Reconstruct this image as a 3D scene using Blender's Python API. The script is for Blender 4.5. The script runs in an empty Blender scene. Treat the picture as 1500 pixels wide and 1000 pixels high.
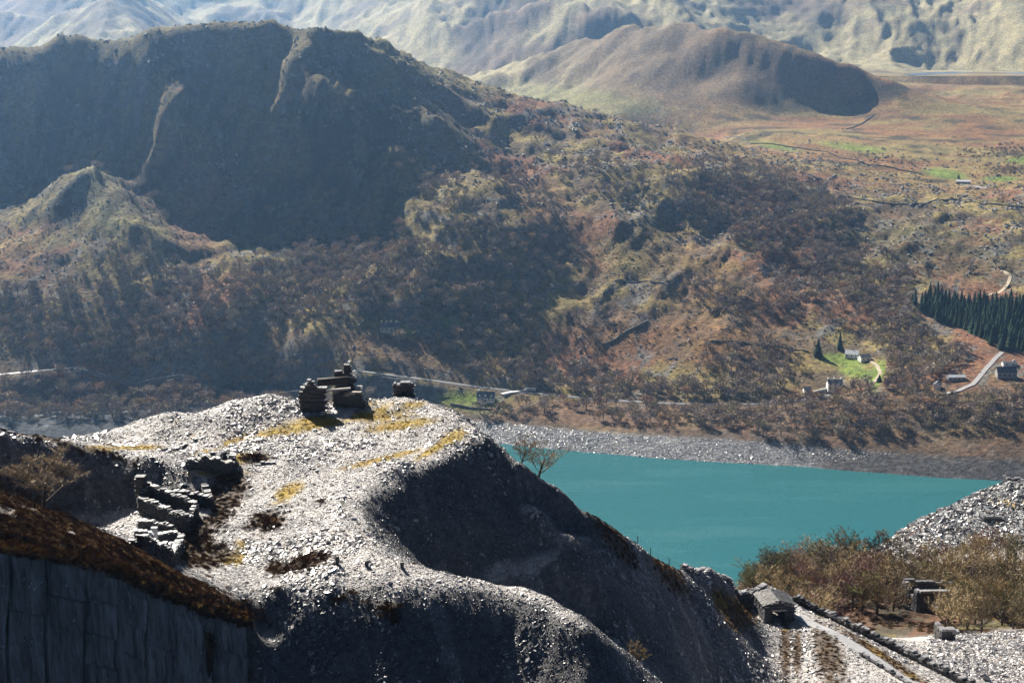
import bpy, math, random, time
import numpy as np
from mathutils import Vector
T0 = time.time()
random.seed(7)
RNG = np.random.default_rng(11)
scene = bpy.context.scene
COL = scene.collection

# ------------------------------------------------------------------ camera, sky, sun, exposure
CAM_Z = 300.0                       # metres above the lake
PITCH = math.atan(440 / 2083.3)     # looking down, horizon near the top of the frame
FPX = 2083.3                        # focal length in units of the 1500 px wide photograph
cam = bpy.data.cameras.new('camera'); cam.lens = 50.0; cam.sensor_width = 36.0
cam.clip_start = 1.0; cam.clip_end = 30000.0
camo = bpy.data.objects.new('camera', cam); COL.objects.link(camo)
camo.location = (0, 0, CAM_Z); camo.rotation_euler = (math.pi / 2 - PITCH, 0, 0)
scene.camera = camo

SUN_EL, SUN_AZ = math.radians(37.0), math.radians(-31.0)    # ahead of the camera, to the left
world = bpy.data.worlds.new('World'); scene.world = world; world.use_nodes = True
wn, wl = world.node_tree.nodes, world.node_tree.links
sky = wn.new('ShaderNodeTexSky'); sky.sky_type = 'NISHITA'; sky.sun_disc = False
sky.sun_elevation = SUN_EL; sky.sun_rotation = SUN_AZ
sky.altitude = 300; sky.air_density = 0.14; sky.dust_density = 0.3; sky.ozone_density = 1.0
wl.new(sky.outputs[0], wn['Background'].inputs['Color'])
wn['Background'].inputs['Strength'].default_value = 0.05
sun = bpy.data.lights.new('sun', 'SUN'); sun.energy = 5.0; sun.angle = math.radians(0.5); sun.color = (1.0, 0.93, 0.82)
suno = bpy.data.objects.new('sun', sun); COL.objects.link(suno)
sdir = Vector((math.sin(SUN_AZ) * math.cos(SUN_EL), math.cos(SUN_AZ) * math.cos(SUN_EL), math.sin(SUN_EL)))
suno.rotation_euler = (-sdir).to_track_quat('-Z', 'Y').to_euler(); suno.location = (-200, 200, 600)
scene.view_settings.view_transform = 'Standard'; scene.view_settings.look = 'None'
scene.view_settings.gamma = 1.0; scene.view_settings.use_curve_mapping = False
scene.view_settings.exposure = 1.35
scene.render.engine = 'CYCLES'
scene.cycles.use_denoising = True
scene.cycles.max_bounces = 5; scene.cycles.diffuse_bounces = 2; scene.cycles.volume_bounces = 1
scene.cycles.transparent_max_bounces = 8

# ------------------------------------------------------------------ image rays, noise
cP, sP = math.cos(PITCH), math.sin(PITCH)
def ray(px, py):
    u = (px - 750) / FPX; v = (500 - py) / FPX
    y = cP + v * sP; z = -sP + v * cP
    return u / y, z / y                       # dX/dY, dZ/dY
def at(px, py, Y=None, z=None):
    a, t = ray(px, py)
    if Y is None: Y = (z - CAM_Z) / t
    return (a * Y, Y, CAM_Z + t * Y)
def project(X, Y, Z):
    dz = Z - CAM_Z
    f = Y * cP - dz * sP; up = Y * sP + dz * cP
    return 750 + FPX * X / f, 500 - FPX * up / f
def sm(a, b, x):
    t = np.clip((x - a) / (b - a), 0, 1); return t * t * (3 - 2 * t)
def _hash(ix, iy, seed):
    h = (ix.astype(np.int64) * 374761393 + iy.astype(np.int64) * 668265263 + seed * 1442695041) & 0xffffffff
    h = ((h ^ (h >> 13)) * 1274126177) & 0xffffffff
    h = ((h ^ (h >> 16)) * 2246822519) & 0xffffffff
    return ((h ^ (h >> 15)) & 0xffffff) / float(0xffffff) * 2 - 1
def vnoise(x, y, seed=0):
    ix = np.floor(x); iy = np.floor(y); fx = x - ix; fy = y - iy
    ux = fx * fx * fx * (fx * (fx * 6 - 15) + 10); uy = fy * fy * fy * (fy * (fy * 6 - 15) + 10)
    a = _hash(ix, iy, seed); b = _hash(ix + 1, iy, seed); c = _hash(ix, iy + 1, seed); d = _hash(ix + 1, iy + 1, seed)
    return (a * (1 - ux) + b * ux) * (1 - uy) + (c * (1 - ux) + d * ux) * uy
def fbm(x, y, octv=4, seed=0, gain=0.5):
    s = np.zeros_like(x, dtype=float); amp = 1.0; tot = 0
    ca, sa = math.cos(0.6), math.sin(0.6)
    for o in range(octv):
        s += amp * vnoise(x, y, seed + o * 17); tot += amp; amp *= gain
        x, y = (x * ca - y * sa) * 2.03 + 5.2, (x * sa + y * ca) * 2.03 - 3.1
    return s / tot
def ridged(x, y, octv=4, seed=0, gain=0.55):
    s = np.zeros_like(x, dtype=float); amp = 1.0; tot = 0
    ca, sa = math.cos(0.6), math.sin(0.6)
    for o in range(octv):
        s += amp * (1 - 2.2 * np.abs(vnoise(x, y, seed + o * 31))); tot += amp; amp *= gain
        x, y = (x * ca - y * sa) * 2.1 + 1.7, (x * sa + y * ca) * 2.1 + 9.2
    return s / tot
def rbf_fit(P, c, lam=0.0):
    P = np.asarray(P, float); xy = P[:, :2]
    # merge near-duplicates
    keep = []
    for i in range(len(P)):
        if all((xy[i, 0] - xy[j, 0]) ** 2 + (xy[i, 1] - xy[j, 1]) ** 2 > 0.5 for j in keep): keep.append(i)
    P = P[keep]; xy = P[:, :2]; n = len(P)
    D = np.sqrt(((xy[:, None] - xy[None]) ** 2).sum(-1) + c * c)
    A = np.zeros((n + 3, n + 3)); A[:n, :n] = -D + lam * np.eye(n)
    m = xy.mean(0); s = xy.std()
    Q = np.c_[np.ones(n), (xy - m) / s]; A[:n, n:] = Q; A[n:, :n] = Q.T
    w = np.linalg.solve(A, np.r_[P[:, 2], 0, 0, 0])
    def f(x, y):
        sh = x.shape; x = x.ravel(); y = y.ravel(); out = np.empty(len(x))
        for k in range(0, len(x), 40000):
            xs = x[k:k + 40000]; ys = y[k:k + 40000]
            d = np.sqrt((xs[:, None] - xy[None, :, 0]) ** 2 + (ys[:, None] - xy[None, :, 1]) ** 2 + c * c)
            out[k:k + 40000] = -d @ w[:n] + w[n] + (xs - m[0]) / s * w[n + 1] + (ys - m[1]) / s * w[n + 2]
        return out.reshape(sh)
    return f

# ------------------------------------------------------------------ terrain heights
class Sheet:
    """A height field sampled on columns of equal bearing and rows of growing distance."""
    def __init__(s, amax, na, y0, y1, ny):
        s.amax, s.na, s.y0, s.y1, s.ny = amax, na, y0, y1, ny
        s.a = np.linspace(-amax, amax, na); s.Y1 = np.geomspace(y0, y1, ny)
        s.A, s.Y = np.meshgrid(s.a, s.Y1); s.X = s.A * s.Y; s.Z = None
    def h(s, X, Y):
        X = np.asarray(X, float); Y = np.asarray(Y, float)
        c = np.clip((X / Y + s.amax) / (2 * s.amax) * (s.na - 1), 0, s.na - 1.001)
        r = np.clip(np.log(Y / s.y0) / math.log(s.y1 / s.y0) * (s.ny - 1), 0, s.ny - 1.001)
        i = r.astype(int); j = c.astype(int); fr = r - i; fc = c - j; Z = s.Z
        return (Z[i, j] * (1 - fc) + Z[i, j + 1] * fc) * (1 - fr) + (Z[i + 1, j] * (1 - fc) + Z[i + 1, j + 1] * fc) * fr
    def hit(s, px, py, ymin=None, ymax=None):
        a, t = ray(px, py)
        Y = np.geomspace(ymin or s.y0, ymax or s.y1, 4000); X = a * Y
        d = CAM_Z + t * Y - s.h(X, Y)
        k = np.nonzero(d < 0)[0]
        if len(k) == 0: return None
        k = k[0]; y = Y[k]
        return Vector((a * y, y, float(s.h(np.array([a * y]), np.array([y]))[0])))
def pt(sheet, x, y, dz=0.0):
    return Vector((x, y, float(sheet.h(np.array([x]), np.array([y]))[0]) + dz))

# ---- near sheet: the slate tip, its flank, the heather bank, the valley on the right
def on_plateau(px, py, dz=0.0):
    a, t = ray(px, py); Y = (63.21 - dz) / (-t + 0.13); return (a * Y, Y, CAM_Z + t * Y)
C = []
def dens(L, k):
    out = []
    for a, b in zip(L[:-1], L[1:]):
        for i in range(k): out.append(tuple(np.array(a, float) + (np.array(b, float) - np.array(a, float)) * i / k))
    return out + [tuple(map(float, L[-1]))]
edge = [(722, 652), (690, 668), (650, 684), (620, 695), (590, 708), (560, 720), (540, 732), (532, 748), (535, 765), (545, 783), (580, 812), (620, 832), (690, 848), (745, 855), (770, 860)]
edir = [(1, .1), (.95, -.2), (.9, -.4), (.8, -.6), (.8, -.6), (.85, -.5), (.9, -.4), (1, -.1), (1, 0), (1, .2), (.9, .5), (.8, .7), (.6, .8), (.7, .7), (.9, .4)]
for (p, d) in zip(dens(edge, 2), dens(edir, 2)):
    e = on_plateau(*p); C.append(e)
    for s in (2.5, 6, 10):
        if e[1] < 124 and s > 6: continue
        C.append((e[0] + d[0] * s, e[1] + d[1] * s, e[2] - 0.85 * s))
front = [(375, 872), (400, 872), (430, 874), (465, 876), (500, 880), (540, 886), (580, 890), (620, 882), (660, 874), (700, 872), (740, 870), (775, 885), (800, 895), (825, 908), (850, 920)]
for i, p in enumerate(dens(front, 2)):
    e = on_plateau(*p, dz=-0.09 * max(0, i / 2 - 10)); C.append(e)
    for s in (3, 7, 14, 30): C.append((e[0] * (1 - s / e[1]), e[1] - s, e[2] - 0.95 * s))
for p in [(450, 800), (450, 740), (600, 660), (450, 650), (480, 600), (400, 620), (330, 700), (340, 760), (320, 830), (270, 810), (640, 640), (560, 640), (500, 700), (400, 840), (600, 610), (230, 720), (520, 620), (300, 780), (430, 700), (160, 650), (230, 655), (330, 640)]:
    C.append(on_plateau(*p))
back = [(95, 641, 0), (150, 634, .2), (190, 622, .3), (220, 612, .9), (255, 604, 1.2), (285, 606, .6), (320, 594, .5), (345, 588, .3), (400, 579, 0), (440, 588, 0), (480, 590, 0), (540, 586, 0), (600, 582, 0), (640, 592, 0), (672, 606, 0), (700, 632, 0)]
for (x, y, dz) in dens(back, 2):
    e = on_plateau(x, y, dz); C.append(e)
    for s in (4, 12, 40, 110, 240): C.append((e[0] * (1 + s / e[1]) + (s * .5 if x > 640 else 0), e[1] + s, e[2] - 0.62 * s - (0.4 if s < 5 else 3)))
crest = [(760, 680, 150), (820, 722, 150), (880, 763, 152), (940, 800, 156), (985, 818, 164), (1030, 830, 173), (1080, 846, 181), (1130, 862, 187), (1165, 878, 188)]
for (x, y, d) in dens(crest, 3):
    e = at(x, y, d); C.append(e)
    for s in (3, 8, 16): C.append((e[0] + s * .45, e[1] + s * .9, e[2] - 0.62 * s - .4))
    if x < 900:
        for s in (40, 110, 230): C.append((e[0] + s * .15, e[1] + s, e[2] - 0.72 * s))
    if x < 1000:                                            # flank on the camera side
        for s in (5, 10, 16):
            X, Y = e[0] + .35 * s, e[1] - .9 * s
            C.append((X, Y, e[2] - 0.75 * s))
for (x, y, d) in [(713, 821, 139), (864, 921, 139), (940, 960, 139), (1010, 1000, 141), (900, 1000, 136), (1060, 930, 159), (1100, 905, 172), (1125, 960, 165), (1130, 1000, 157), (1000, 900, 152), (1040, 870, 169), (1000, 860, 160), (1080, 880, 176), (1060, 1040, 148), (1130, 1080, 140),
                  (1140, 906, 178), (1175, 905, 178), (1215, 925, 172), (1250, 945, 168), (1290, 972, 163), (1330, 1000, 158), (1390, 1040, 150), (1200, 960, 165), (1200, 1000, 158), (1270, 1000, 157), (1200, 1080, 145),
                  (1170, 884, 184), (1210, 905, 180), (1250, 926, 176), (1290, 945, 173), (1320, 960, 171), (1360, 980, 167), (1400, 1000, 163), (1450, 1030, 156)]:
    C.append(at(x, y, d))
for (x, y, d) in [(1300, 937, 228), (1250, 900, 250), (1350, 925, 236), (1200, 862, 268), (1150, 850, 275), (1110, 850, 265), (1350, 893, 258), (1440, 885, 258), (1400, 938, 206), (1440, 932, 212), (1480, 930, 212), (1560, 940, 205), (1500, 1000, 182), (1380, 965, 192), (1420, 985, 182), (1600, 1000, 180),
                  (1400, 850, 300), (1500, 800, 330), (1450, 870, 272), (1500, 905, 240), (1600, 900, 250), (1600, 800, 330), (1250, 870, 290), (1300, 850, 310), (1200, 850, 300)]:
    C.append(at(x, y, d))
rcrest = [(1120, 862, 285), (1180, 846, 310), (1240, 828, 330), (1280, 802, 340), (1330, 772, 350), (1390, 745, 360), (1450, 719, 365), (1500, 709, 370), (1600, 695, 380), (1750, 680, 390)]
for (x, y, d) in dens(rcrest, 3):
    e = at(x, y, d); C.append(e)
    for s in (6, 20, 60, 130, 240): C.append((e[0] * (1 + s / e[1]) - .3 * s, e[1] + s, e[2] - 0.70 * s - 1.0))
for (x, y, d) in [(1380, 790, 338), (1450, 765, 344), (1500, 745, 352), (1330, 805, 332), (1440, 745, 353)]: C.append(at(x, y, d))
# left: slate bank in shade, hollow with the tree, heather bank above the quarry face
for (x, y, d) in [(-120, 605, 144), (-60, 617, 143), (0, 630, 142), (50, 641, 142), (100, 652, 142.5), (150, 662, 143), (220, 678, 142), (280, 693, 141),
                  (-120, 735, 136), (-60, 740, 136), (0, 745, 136.5), (70, 750, 137), (150, 750, 138.5), (220, 733, 139.3), (275, 710, 139.8)]: C.append(at(x, y, d))
for (x, y, d) in [(-120, 605, 144), (-60, 617, 143), (0, 630, 142), (50, 641, 142)]:
    e = at(x, y, d)
    for s in (4, 14, 40, 110, 240): C.append((e[0] * (1 + s / e[1]), e[1] + s, e[2] - 0.5 * s - 1))
for (x, y, d) in [(-150, 690, 100), (-80, 710, 100), (0, 735, 100), (60, 756, 102), (150, 792, 104), (250, 842, 107), (330, 880, 111.5), (360, 888, 113),
                  (40, 752, 122), (120, 768, 122), (200, 795, 122), (-60, 745, 122), (270, 850, 112.5)]: C.append(at(x, y, d))
cliff_px = [(-260, 770, 90), (-160, 782, 91), (-80, 795, 92), (0, 806, 93.5), (50, 812, 94.5), (80, 818, 95.5), (130, 828, 97), (170, 840, 98.5), (215, 862, 101), (250, 877, 103.5), (300, 896, 106.5), (340, 906, 109.5), (362, 914, 110.5)]
for p in dens(cliff_px, 3):
    C.append(at(*p)); e = at(*p)
    C.append((e[0] * .95, e[1] * .95, e[2] - .6)); C.append((e[0] * .8, e[1] * .8, e[2] - 2))
for X in range(-320, 420, 80): C.append((X, 560, -14)); C.append((X, 700, -14))
C += [(-150, 150, 240), (-200, 200, 200), (-250, 300, 120), (-150, 90, 268), (300, 420, 110), (260, 300, 190), (330, 350, 180), (60, 60, 180), (0, 60, 205), (130, 90, 190), (200, 150, 215), (150, 110, 212), (0, 40, 190)]
near = Sheet(0.60, 760, 62, 720, 470)
near.Z = rbf_fit(C, 1.2, .12)(near.X, near.Y)
nX, nY = near.X, near.Y
rough = sm(60, 110, nY) * 0.55 * (1 - .6 * sm(8, 16, nX) * (1 - sm(190, 230, nY)))
near.Z += rough * (0.55 * ridged(nX / 7, nY / 7, 4, 3) + 0.35 * fbm(nX / 1.7, nY / 1.7, 3, 9)) + sm(190, 400, nY) * 2.0 * ridged(nX / 30, nY / 30, 4, 5)
_ca = np.array([at(*p)[0] / p[2] for p in cliff_px]); _cy = np.array([p[2] for p in cliff_px])
yc = np.interp(near.A, _ca, _cy); fade = 1 - sm(_ca[-1] - .004, _ca[-1] + .03, near.A)
near.Z -= fade * np.clip((yc + 1.5 - nY) * 22, 0, 55)
hp_ = at(1140, 906, 178); padm = 1 - sm(3.2, 6.5, np.hypot(nX - hp_[0] + .6, nY - hp_[1] - 1.5)); near.Z = near.Z * (1 - padm) + hp_[2] * padm
near.Z[nY > 560] = np.minimum(near.Z[nY > 560], -8)
print('near', time.time() - T0)

# ---- far sheet
F = []
for (x, y) in [(600, 638), (680, 644), (750, 651), (820, 658), (900, 665), (1000, 673), (1100, 679), (1190, 684), (1300, 693), (1420, 701), (1500, 706), (1650, 718), (1800, 732)]:
    e = at(x, y, z=0.0); F.append(e); F.append((e[0], e[1] - 30, -9)); F.append((e[0], e[1] - 90, -14))
for (x, y) in [(600, 606), (700, 616), (780, 623), (850, 629), (920, 634), (1000, 639), (1090, 644), (1150, 648), (1200, 653), (1250, 657), (1300, 661), (1400, 668), (1500, 673), (1650, 684)]:
    F.append(at(x, y, z=10.0))
for X in range(-500, 700, 150): F.append((X, 640, -14)); F.append((X, 800, -14))
for (x, y) in [(-150, 630), (0, 622), (100, 616), (150, 608), (220, 602), (300, 597), (400, 595), (60, 590), (200, 585), (-150, 590), (350, 570), (450, 575)]: F.append(at(x, y, z=20.0))
for x in (-150, 0, 150, 300, 450): e = at(x, 640, z=14); F.append(e); F.append((e[0], 900, 4))
road_px = [(-150, 565, 36), (0, 549, 38), (60, 543, 41), (110, 538, 43), (200, 533, 46), (320, 531, 46), (430, 535, 43), (520, 543, 40), (600, 553, 33), (700, 567, 25), (800, 578, 19), (900, 587, 15), (1000, 592, 15), (1100, 592, 15), (1170, 587, 16), (1215, 579, 18)]
for (x, y, z) in dens(road_px, 2):
    if 120 < x < 500: continue
    F.append(at(x, y, z=z))
    F.append(at(x, y - 4, z=z + 1.5))
far_pts = [
 (-200, 500, 1160), (0, 500, 1152), (150, 500, 1148), (300, 500, 1145), (450, 500, 1148), (600, 505, 1165), (570, 478, 1183), (0, 420, 1215), (-150, 420, 1225), (150, 420, 1208), (300, 430, 1210), (450, 430, 1230), (600, 430, 1208),
 (118, 240, 1372), (150, 270, 1340), (175, 300, 1315), (195, 335, 1275), (205, 365, 1258), (95, 330, 1305), (248, 340, 1320), (300, 340, 1340), (50, 300, 1360), (270, 300, 1392), (40, 240, 1480), (210, 240, 1450), (75, 270, 1410), (-150, 300, 1430), (-150, 200, 1530),
 (0, 150, 1505), (-150, 150, 1510), (150, 150, 1500), (300, 150, 1500), (400, 110, 1530), (430, 85, 1512), (445, 120, 1480), (455, 150, 1455), (470, 185, 1432), (245, 85, 1515), (232, 130, 1475), (222, 175, 1445), (360, 220, 1450), (500, 120, 1530), (-150, 75, 1570), (0, 70, 1565), (100, 62, 1560), (200, 55, 1550), (225, 50, 1545), (270, 48, 1540), (320, 52, 1540), (380, 51, 1540), (405, 54, 1545), (440, 56, 1545), (480, 52, 1545), (510, 62, 1575), (530, 72, 1620),
 (300, 240, 1425), (450, 240, 1425), (380, 330, 1365), (500, 330, 1370), (540, 240, 1425), (560, 160, 1520),
 (560, 85, 1690), (620, 103, 1770), (700, 130, 1850), (760, 148, 1870), (850, 168, 1880), (920, 182, 1880), (1000, 198, 1880), (1080, 217, 1860), (1130, 228, 1850),
 (600, 168, 1500), (640, 172, 1500), (590, 200, 1475), (620, 230, 1460), (690, 200, 1560), (640, 290, 1370), (600, 310, 1350), (720, 260, 1440), (740, 200, 1600), (700, 330, 1330), (610, 265, 1402), (660, 262, 1410),
 (800, 250, 1530), (820, 205, 1640), (800, 330, 1375), (730, 290, 1460), (900, 250, 1530), (880, 215, 1640), (900, 330, 1400), (1000, 260, 1540), (1000, 330, 1440), (1100, 265, 1580), (1100, 330, 1460), (960, 215, 1700),
 (700, 420, 1250), (800, 420, 1285), (900, 390, 1335), (850, 370, 1365), (900, 480, 1240), (700, 490, 1190), (1000, 400, 1330), (1000, 480, 1235), (1000, 545, 1170), (850, 545, 1175), (1100, 400, 1340), (1100, 480, 1235), (1100, 550, 1160), (1200, 400, 1380), (1200, 480, 1245), (1200, 540, 1165), (1250, 525, 1180),
 (1200, 605, 1052), (1350, 612, 1030), (1500, 625, 1005), (1650, 630, 1000), (1300, 560, 1100), (1450, 560, 1085), (1450, 520, 1150), (1600, 540, 1120), (1300, 450, 1275), (1450, 450, 1290), (1600, 450, 1300), (1300, 350, 1480), (1450, 350, 1500), (1600, 350, 1500), (1250, 300, 1620), (1400, 300, 1650), (1600, 300, 1660), (1300, 400, 1380), (1450, 400, 1400),
 (1400, 265, 1850), (1250, 240, 1900), (1120, 222, 1900), (1500, 265, 1850), (1650, 265, 1850), (1100, 192, 2200), (1250, 185, 2350), (1400, 205, 2220), (1550, 200, 2300), (1300, 150, 2700), (1450, 150, 2700), (1600, 150, 2700), (1320, 125, 3000), (1450, 125, 3050),
 (1200, 100, 3500), (1560, 92, 3700), (1370, 96, 3620),
 (850, 60, 3050), (900, 44, 2850), (950, 37, 2800), (1000, 36, 2750), (1060, 42, 2640), (1120, 60, 2590), (1160, 72, 2570), (1200, 84, 2555), (1250, 100, 2545), (1290, 113, 2540), (1320, 124, 2535), (1000, 168, 2400), (1130, 166, 2440), (1200, 160, 2465), (1250, 150, 2490), (900, 172, 2400), (1060, 80, 2590), (1090, 120, 2500), (1120, 100, 2535), (1160, 115, 2520), (1200, 125, 2508), (1250, 128, 2510), (1040, 120, 2560), (850, 130, 2720), (780, 118, 2850), (740, 90, 3050), (960, 100, 2580), (800, 80, 3000), (900, 90, 2700), (1000, 70, 2660),
 (700, 108, 3100), (640, 104, 3250), (600, 95, 3400), (560, 78, 3600), (600, 60, 3700), (640, 40, 3800), (700, 48, 3500), (780, 30, 3500), (860, 25, 3500), (650, 0, 4250), (580, 20, 4500), (720, -5, 4000), (820, -8, 4000), (920, 5, 3900), (990, 28, 3800), (540, 40, 4400), (520, 55, 4300), (500, 48, 4600),
 (0, 40, 3700), (0, 0, 4000), (100, 8, 3900), (150, 22, 3750), (200, 45, 3600), (230, 62, 3500), (100, 50, 3500), (-150, 0, 4000), (60, -40, 4300), (250, 10, 4700), (320, 25, 4600), (400, 10, 5000), (350, -5, 5100), (400, 30, 4600), (450, 48, 4400), (490, 50, 4400),
 (1150, 25, 4600), (1040, 20, 4900), (1000, 5, 5200), (1180, 62, 4000), (1220, 20, 4200), (1270, -5, 4300), (1300, 60, 3850), (1400, 30, 3950), (1450, 0, 4200), (1500, 60, 3750), (1600, 30, 3900), (1350, 80, 3700), (1330, 20, 4050),
 (0, -90, 5200), (150, -90, 5300), (300, -60, 5800), (420, -25, 6200), (700, -90, 5200), (850, -90, 5000), (1000, -60, 6000), (1150, -70, 6000), (1300, -90, 5200), (1500, -90, 5200), (1650, -90, 5200), (-200, -90, 5200), (520, 14, 6400), (560, 12, 6400), (620, -40, 6000)]
F += [at(*p) for p in far_pts]
# behind the skyline of the near hill the ground drops to the moor
for (x, y, d) in [(-150, 75, 1575), (0, 70, 1570), (100, 62, 1565), (200, 55, 1560), (270, 43, 1550), (380, 42, 1550), (480, 52, 1555), (560, 85, 1690), (620, 103, 1770), (700, 130, 1850), (760, 148, 1870), (850, 168, 1880), (920, 182, 1880)]:
    e = at(x, y, d)
    for s, q in ((40, .35), (150, .42), (400, .3)): F.append((e[0] * (1 + s / e[1]), e[1] + s, e[2] - q * s - 2))
for (x, y, d) in [(850, 60, 3050), (900, 44, 2850), (1000, 36, 2750), (1060, 42, 2655), (1120, 60, 2605), (1200, 84, 2570), (1270, 106, 2555)]:
    e = at(x, y, d)
    for s, q in ((80, .3), (300, .25)): F.append((e[0] * (1 + s / e[1]), e[1] + s, e[2] - q * s))
F += [(-1400, 7300, 300), (0, 7300, 330), (1400, 7300, 300), (2600, 7300, 300), (-2600, 7300, 300)]
tarn_px = [(1322, 110), (1345, 107.2), (1385, 105.5), (1425, 104.8), (1424, 106), (1400, 108.4), (1360, 110.5), (1335, 111.5)]
TARN_Z = 300 + ray(1375, 108)[1] * 3350
for (x, y) in [(1320, 110), (1345, 108), (1375, 107.5), (1410, 106), (1430, 105)]: F.append(at(x, y, z=TARN_Z - 1.5))
for (x, y) in [(1475, 107.5), (1520, 106.5), (1570, 106)]: F.append(at(x, y, z=TARN_Z - 1.5))
far = Sheet(0.56, 700, 640, 7600, 520)
far.Z = rbf_fit(F, 14.0, 2.0)(far.X, far.Y)
fX, fY = far.X, far.Y
base = far.Z.copy()
fpx, fpy = project(fX, fY, base)
land = sm(6, 45, base)
d_r = (fX * .5 + fY * .86), (fX * .86 - fY * .5)            # crags run across the slope
hill = land * sm(1130, 1300, fY) * (1 - sm(2000, 2500, fY))
hill *= 1 - .75 * np.exp(-((fY - 1545) / 45) ** 2) * (1 - sm(520, 600, fpx))
rpl = [at(x, y, z=z) for (x, y, z) in road_px if not 120 < x < 500]
rdm = np.full(fX.shape, 1e9); rdz = np.zeros(fX.shape)
for pa, pb in zip(rpl[:-1], rpl[1:]):
    if abs(pb[0] - pa[0]) > 150: continue
    vx, vy = pb[0] - pa[0], pb[1] - pa[1]; tt = np.clip(((fX - pa[0]) * vx + (fY - pa[1]) * vy) / (vx * vx + vy * vy), 0, 1)
    dd_ = np.hypot(fX - pa[0] - tt * vx, fY - pa[1] - tt * vy); nearer = dd_ < rdm; rdm = np.where(nearer, dd_, rdm); rdz = np.where(nearer, pa[2] + tt * (pb[2] - pa[2]), rdz)
flat = 1 - sm(6, 22, rdm)
land = land * (1 - flat); hill = hill * (1 - flat)
bed = 1 - sm(4.5, 13, rdm); far.Z = far.Z * (1 - bed) + rdz * bed
crag = ridged(d_r[0] / 130, d_r[1] / 70, 5, 21)
low = 1 - 0.55 * sm(1500, 1900, fY) * sm(1000, 1150, fpx)
far.Z += hill * low * (9.0 * crag + 4.0 * ridged(fX / 28, fY / 28, 4, 33) * (0.6 + 0.4 * fbm(fX / 90, fY / 90, 2, 8)))
lface = hill * (1 - sm(560, 660, fpx)) * sm(1330, 1400, fY)
far.Z += lface * (24.0 * ridged((fX + .35 * fY) / 105, (fY - .35 * fX) / 260, 4, 37) + 7.0 * crag - 4)
far.Z += land * (1 - hill) * sm(1, 20, base) * 1.2 * fbm(fX / 22, fY / 22, 3, 44)
mtn = sm(2300, 2900, fY)
tarn_mask = np.exp(-(((fX - at(1400, 107, 3350)[0]) / 700) ** 2 + ((fY - 3300) / 420) ** 2) ** 2)
mtn2 = sm(2900, 3500, fY); wx = fX + 120 * vnoise(fX / 500, fY / 500, 58); wy = fY + 160 * vnoise(fX / 450, fY / 450, 59)
far.Z += (1 - tarn_mask) * (mtn * ((8.0 + 8.0 * (1 - mtn2)) * ridged(d_r[0] / 150, d_r[1] / 90, 5, 57)) + mtn2 * (110.0 * (ridged((wx + .4 * wy) / 820, (wy - .4 * wx) / 1500, 2, 51) - .35) + 34.0 * ridged((wx - .2 * wy) / 260, wy / 620, 5, 53, .62)))
tpx, tpy = project(fX, fY, TARN_Z + 0 * fX)
def inpoly(x, y, P):
    c = np.zeros(x.shape, bool)
    for (x1, y1), (x2, y2) in zip(P, P[1:] + P[:1]): c ^= ((y1 > y) != (y2 > y)) & (x < (x2 - x1) * (y - y1) / (y2 - y1 + 1e-9) + x1)
    return c
ring = (fY > 3080) & (fY < 3700) & (tpx > 1270)
far.Z = np.where(ring, np.maximum(far.Z, TARN_Z + .6), far.Z)
far.Z = np.where(inpoly(tpx, tpy, tarn_px) | inpoly(tpx, tpy, [(1468, 108.5), (1490, 106), (1640, 105.5), (1640, 109), (1500, 109.5)]), TARN_Z - 2, far.Z)
print('far', time.time() - T0)
# ------------------------------------------------------------------ materials
def nodes(name):
    m = bpy.data.materials.new(name); m.use_nodes = True
    return m, m.node_tree.nodes, m.node_tree.links, m.node_tree.nodes['Principled BSDF']
def tex(N, L, scale, detail=4, rough=.6, coord='Object', typ='ShaderNodeTexNoise'):
    c = N.new('ShaderNodeTexCoord'); t = N.new(typ); t.inputs['Scale'].default_value = scale
    if typ == 'ShaderNodeTexNoise': t.inputs['Detail'].default_value = detail; t.inputs['Roughness'].default_value = rough
    L.new(c.outputs[coord], t.inputs['Vector']); return t
def ramp(N, L, src, stops):
    r = N.new('ShaderNodeValToRGB'); L.new(src, r.inputs['Fac'])
    while len(r.color_ramp.elements) < len(stops): r.color_ramp.elements.new(.5)
    for e, (p, c) in zip(r.color_ramp.elements, stops): e.position = p; e.color = (*c, 1) if len(c) == 3 else c
    return r
def mult(N, L, a, b, fac=1.0):
    m = N.new('ShaderNodeMix'); m.data_type = 'RGBA'; m.blend_type = 'MULTIPLY'; m.inputs[0].default_value = fac
    L.new(a, m.inputs[6]); L.new(b, m.inputs[7]); return m.outputs[2]
def bump(N, L, P, src, dist, strength=1.0):
    b = N.new('ShaderNodeBump'); b.inputs['Distance'].default_value = dist; b.inputs['Strength'].default_value = strength
    L.new(src, b.inputs['Height']); L.new(b.outputs[0], P.inputs['Normal']); return b
def plain(name, col, rough=.8, var=.35, scale=3.0, bd=0.0, spec=.3, coord='Object', rnd=0.0):
    m, N, L, P = nodes(name)
    t = tex(N, L, scale, 5, .6, coord)
    lo = tuple(c * (1 - var) for c in col); hi = tuple(min(1, c * (1 + var)) for c in col)
    r = ramp(N, L, t.outputs['Fac'], [(.3, lo), (.7, hi)]); out = r.outputs['Color']
    if rnd:
        oi = N.new('ShaderNodeObjectInfo')
        rr = ramp(N, L, oi.outputs['Random'], [(0, (1 - rnd,) * 3), (1, (1 + rnd,) * 3)])
        out = mult(N, L, out, rr.outputs['Color'])
    L.new(out, P.inputs['Base Color']); P.inputs['Roughness'].default_value = rough
    P.inputs['Specular IOR Level'].default_value = spec
    if bd: bump(N, L, P, t.outputs['Fac'], bd)
    return m
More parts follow.
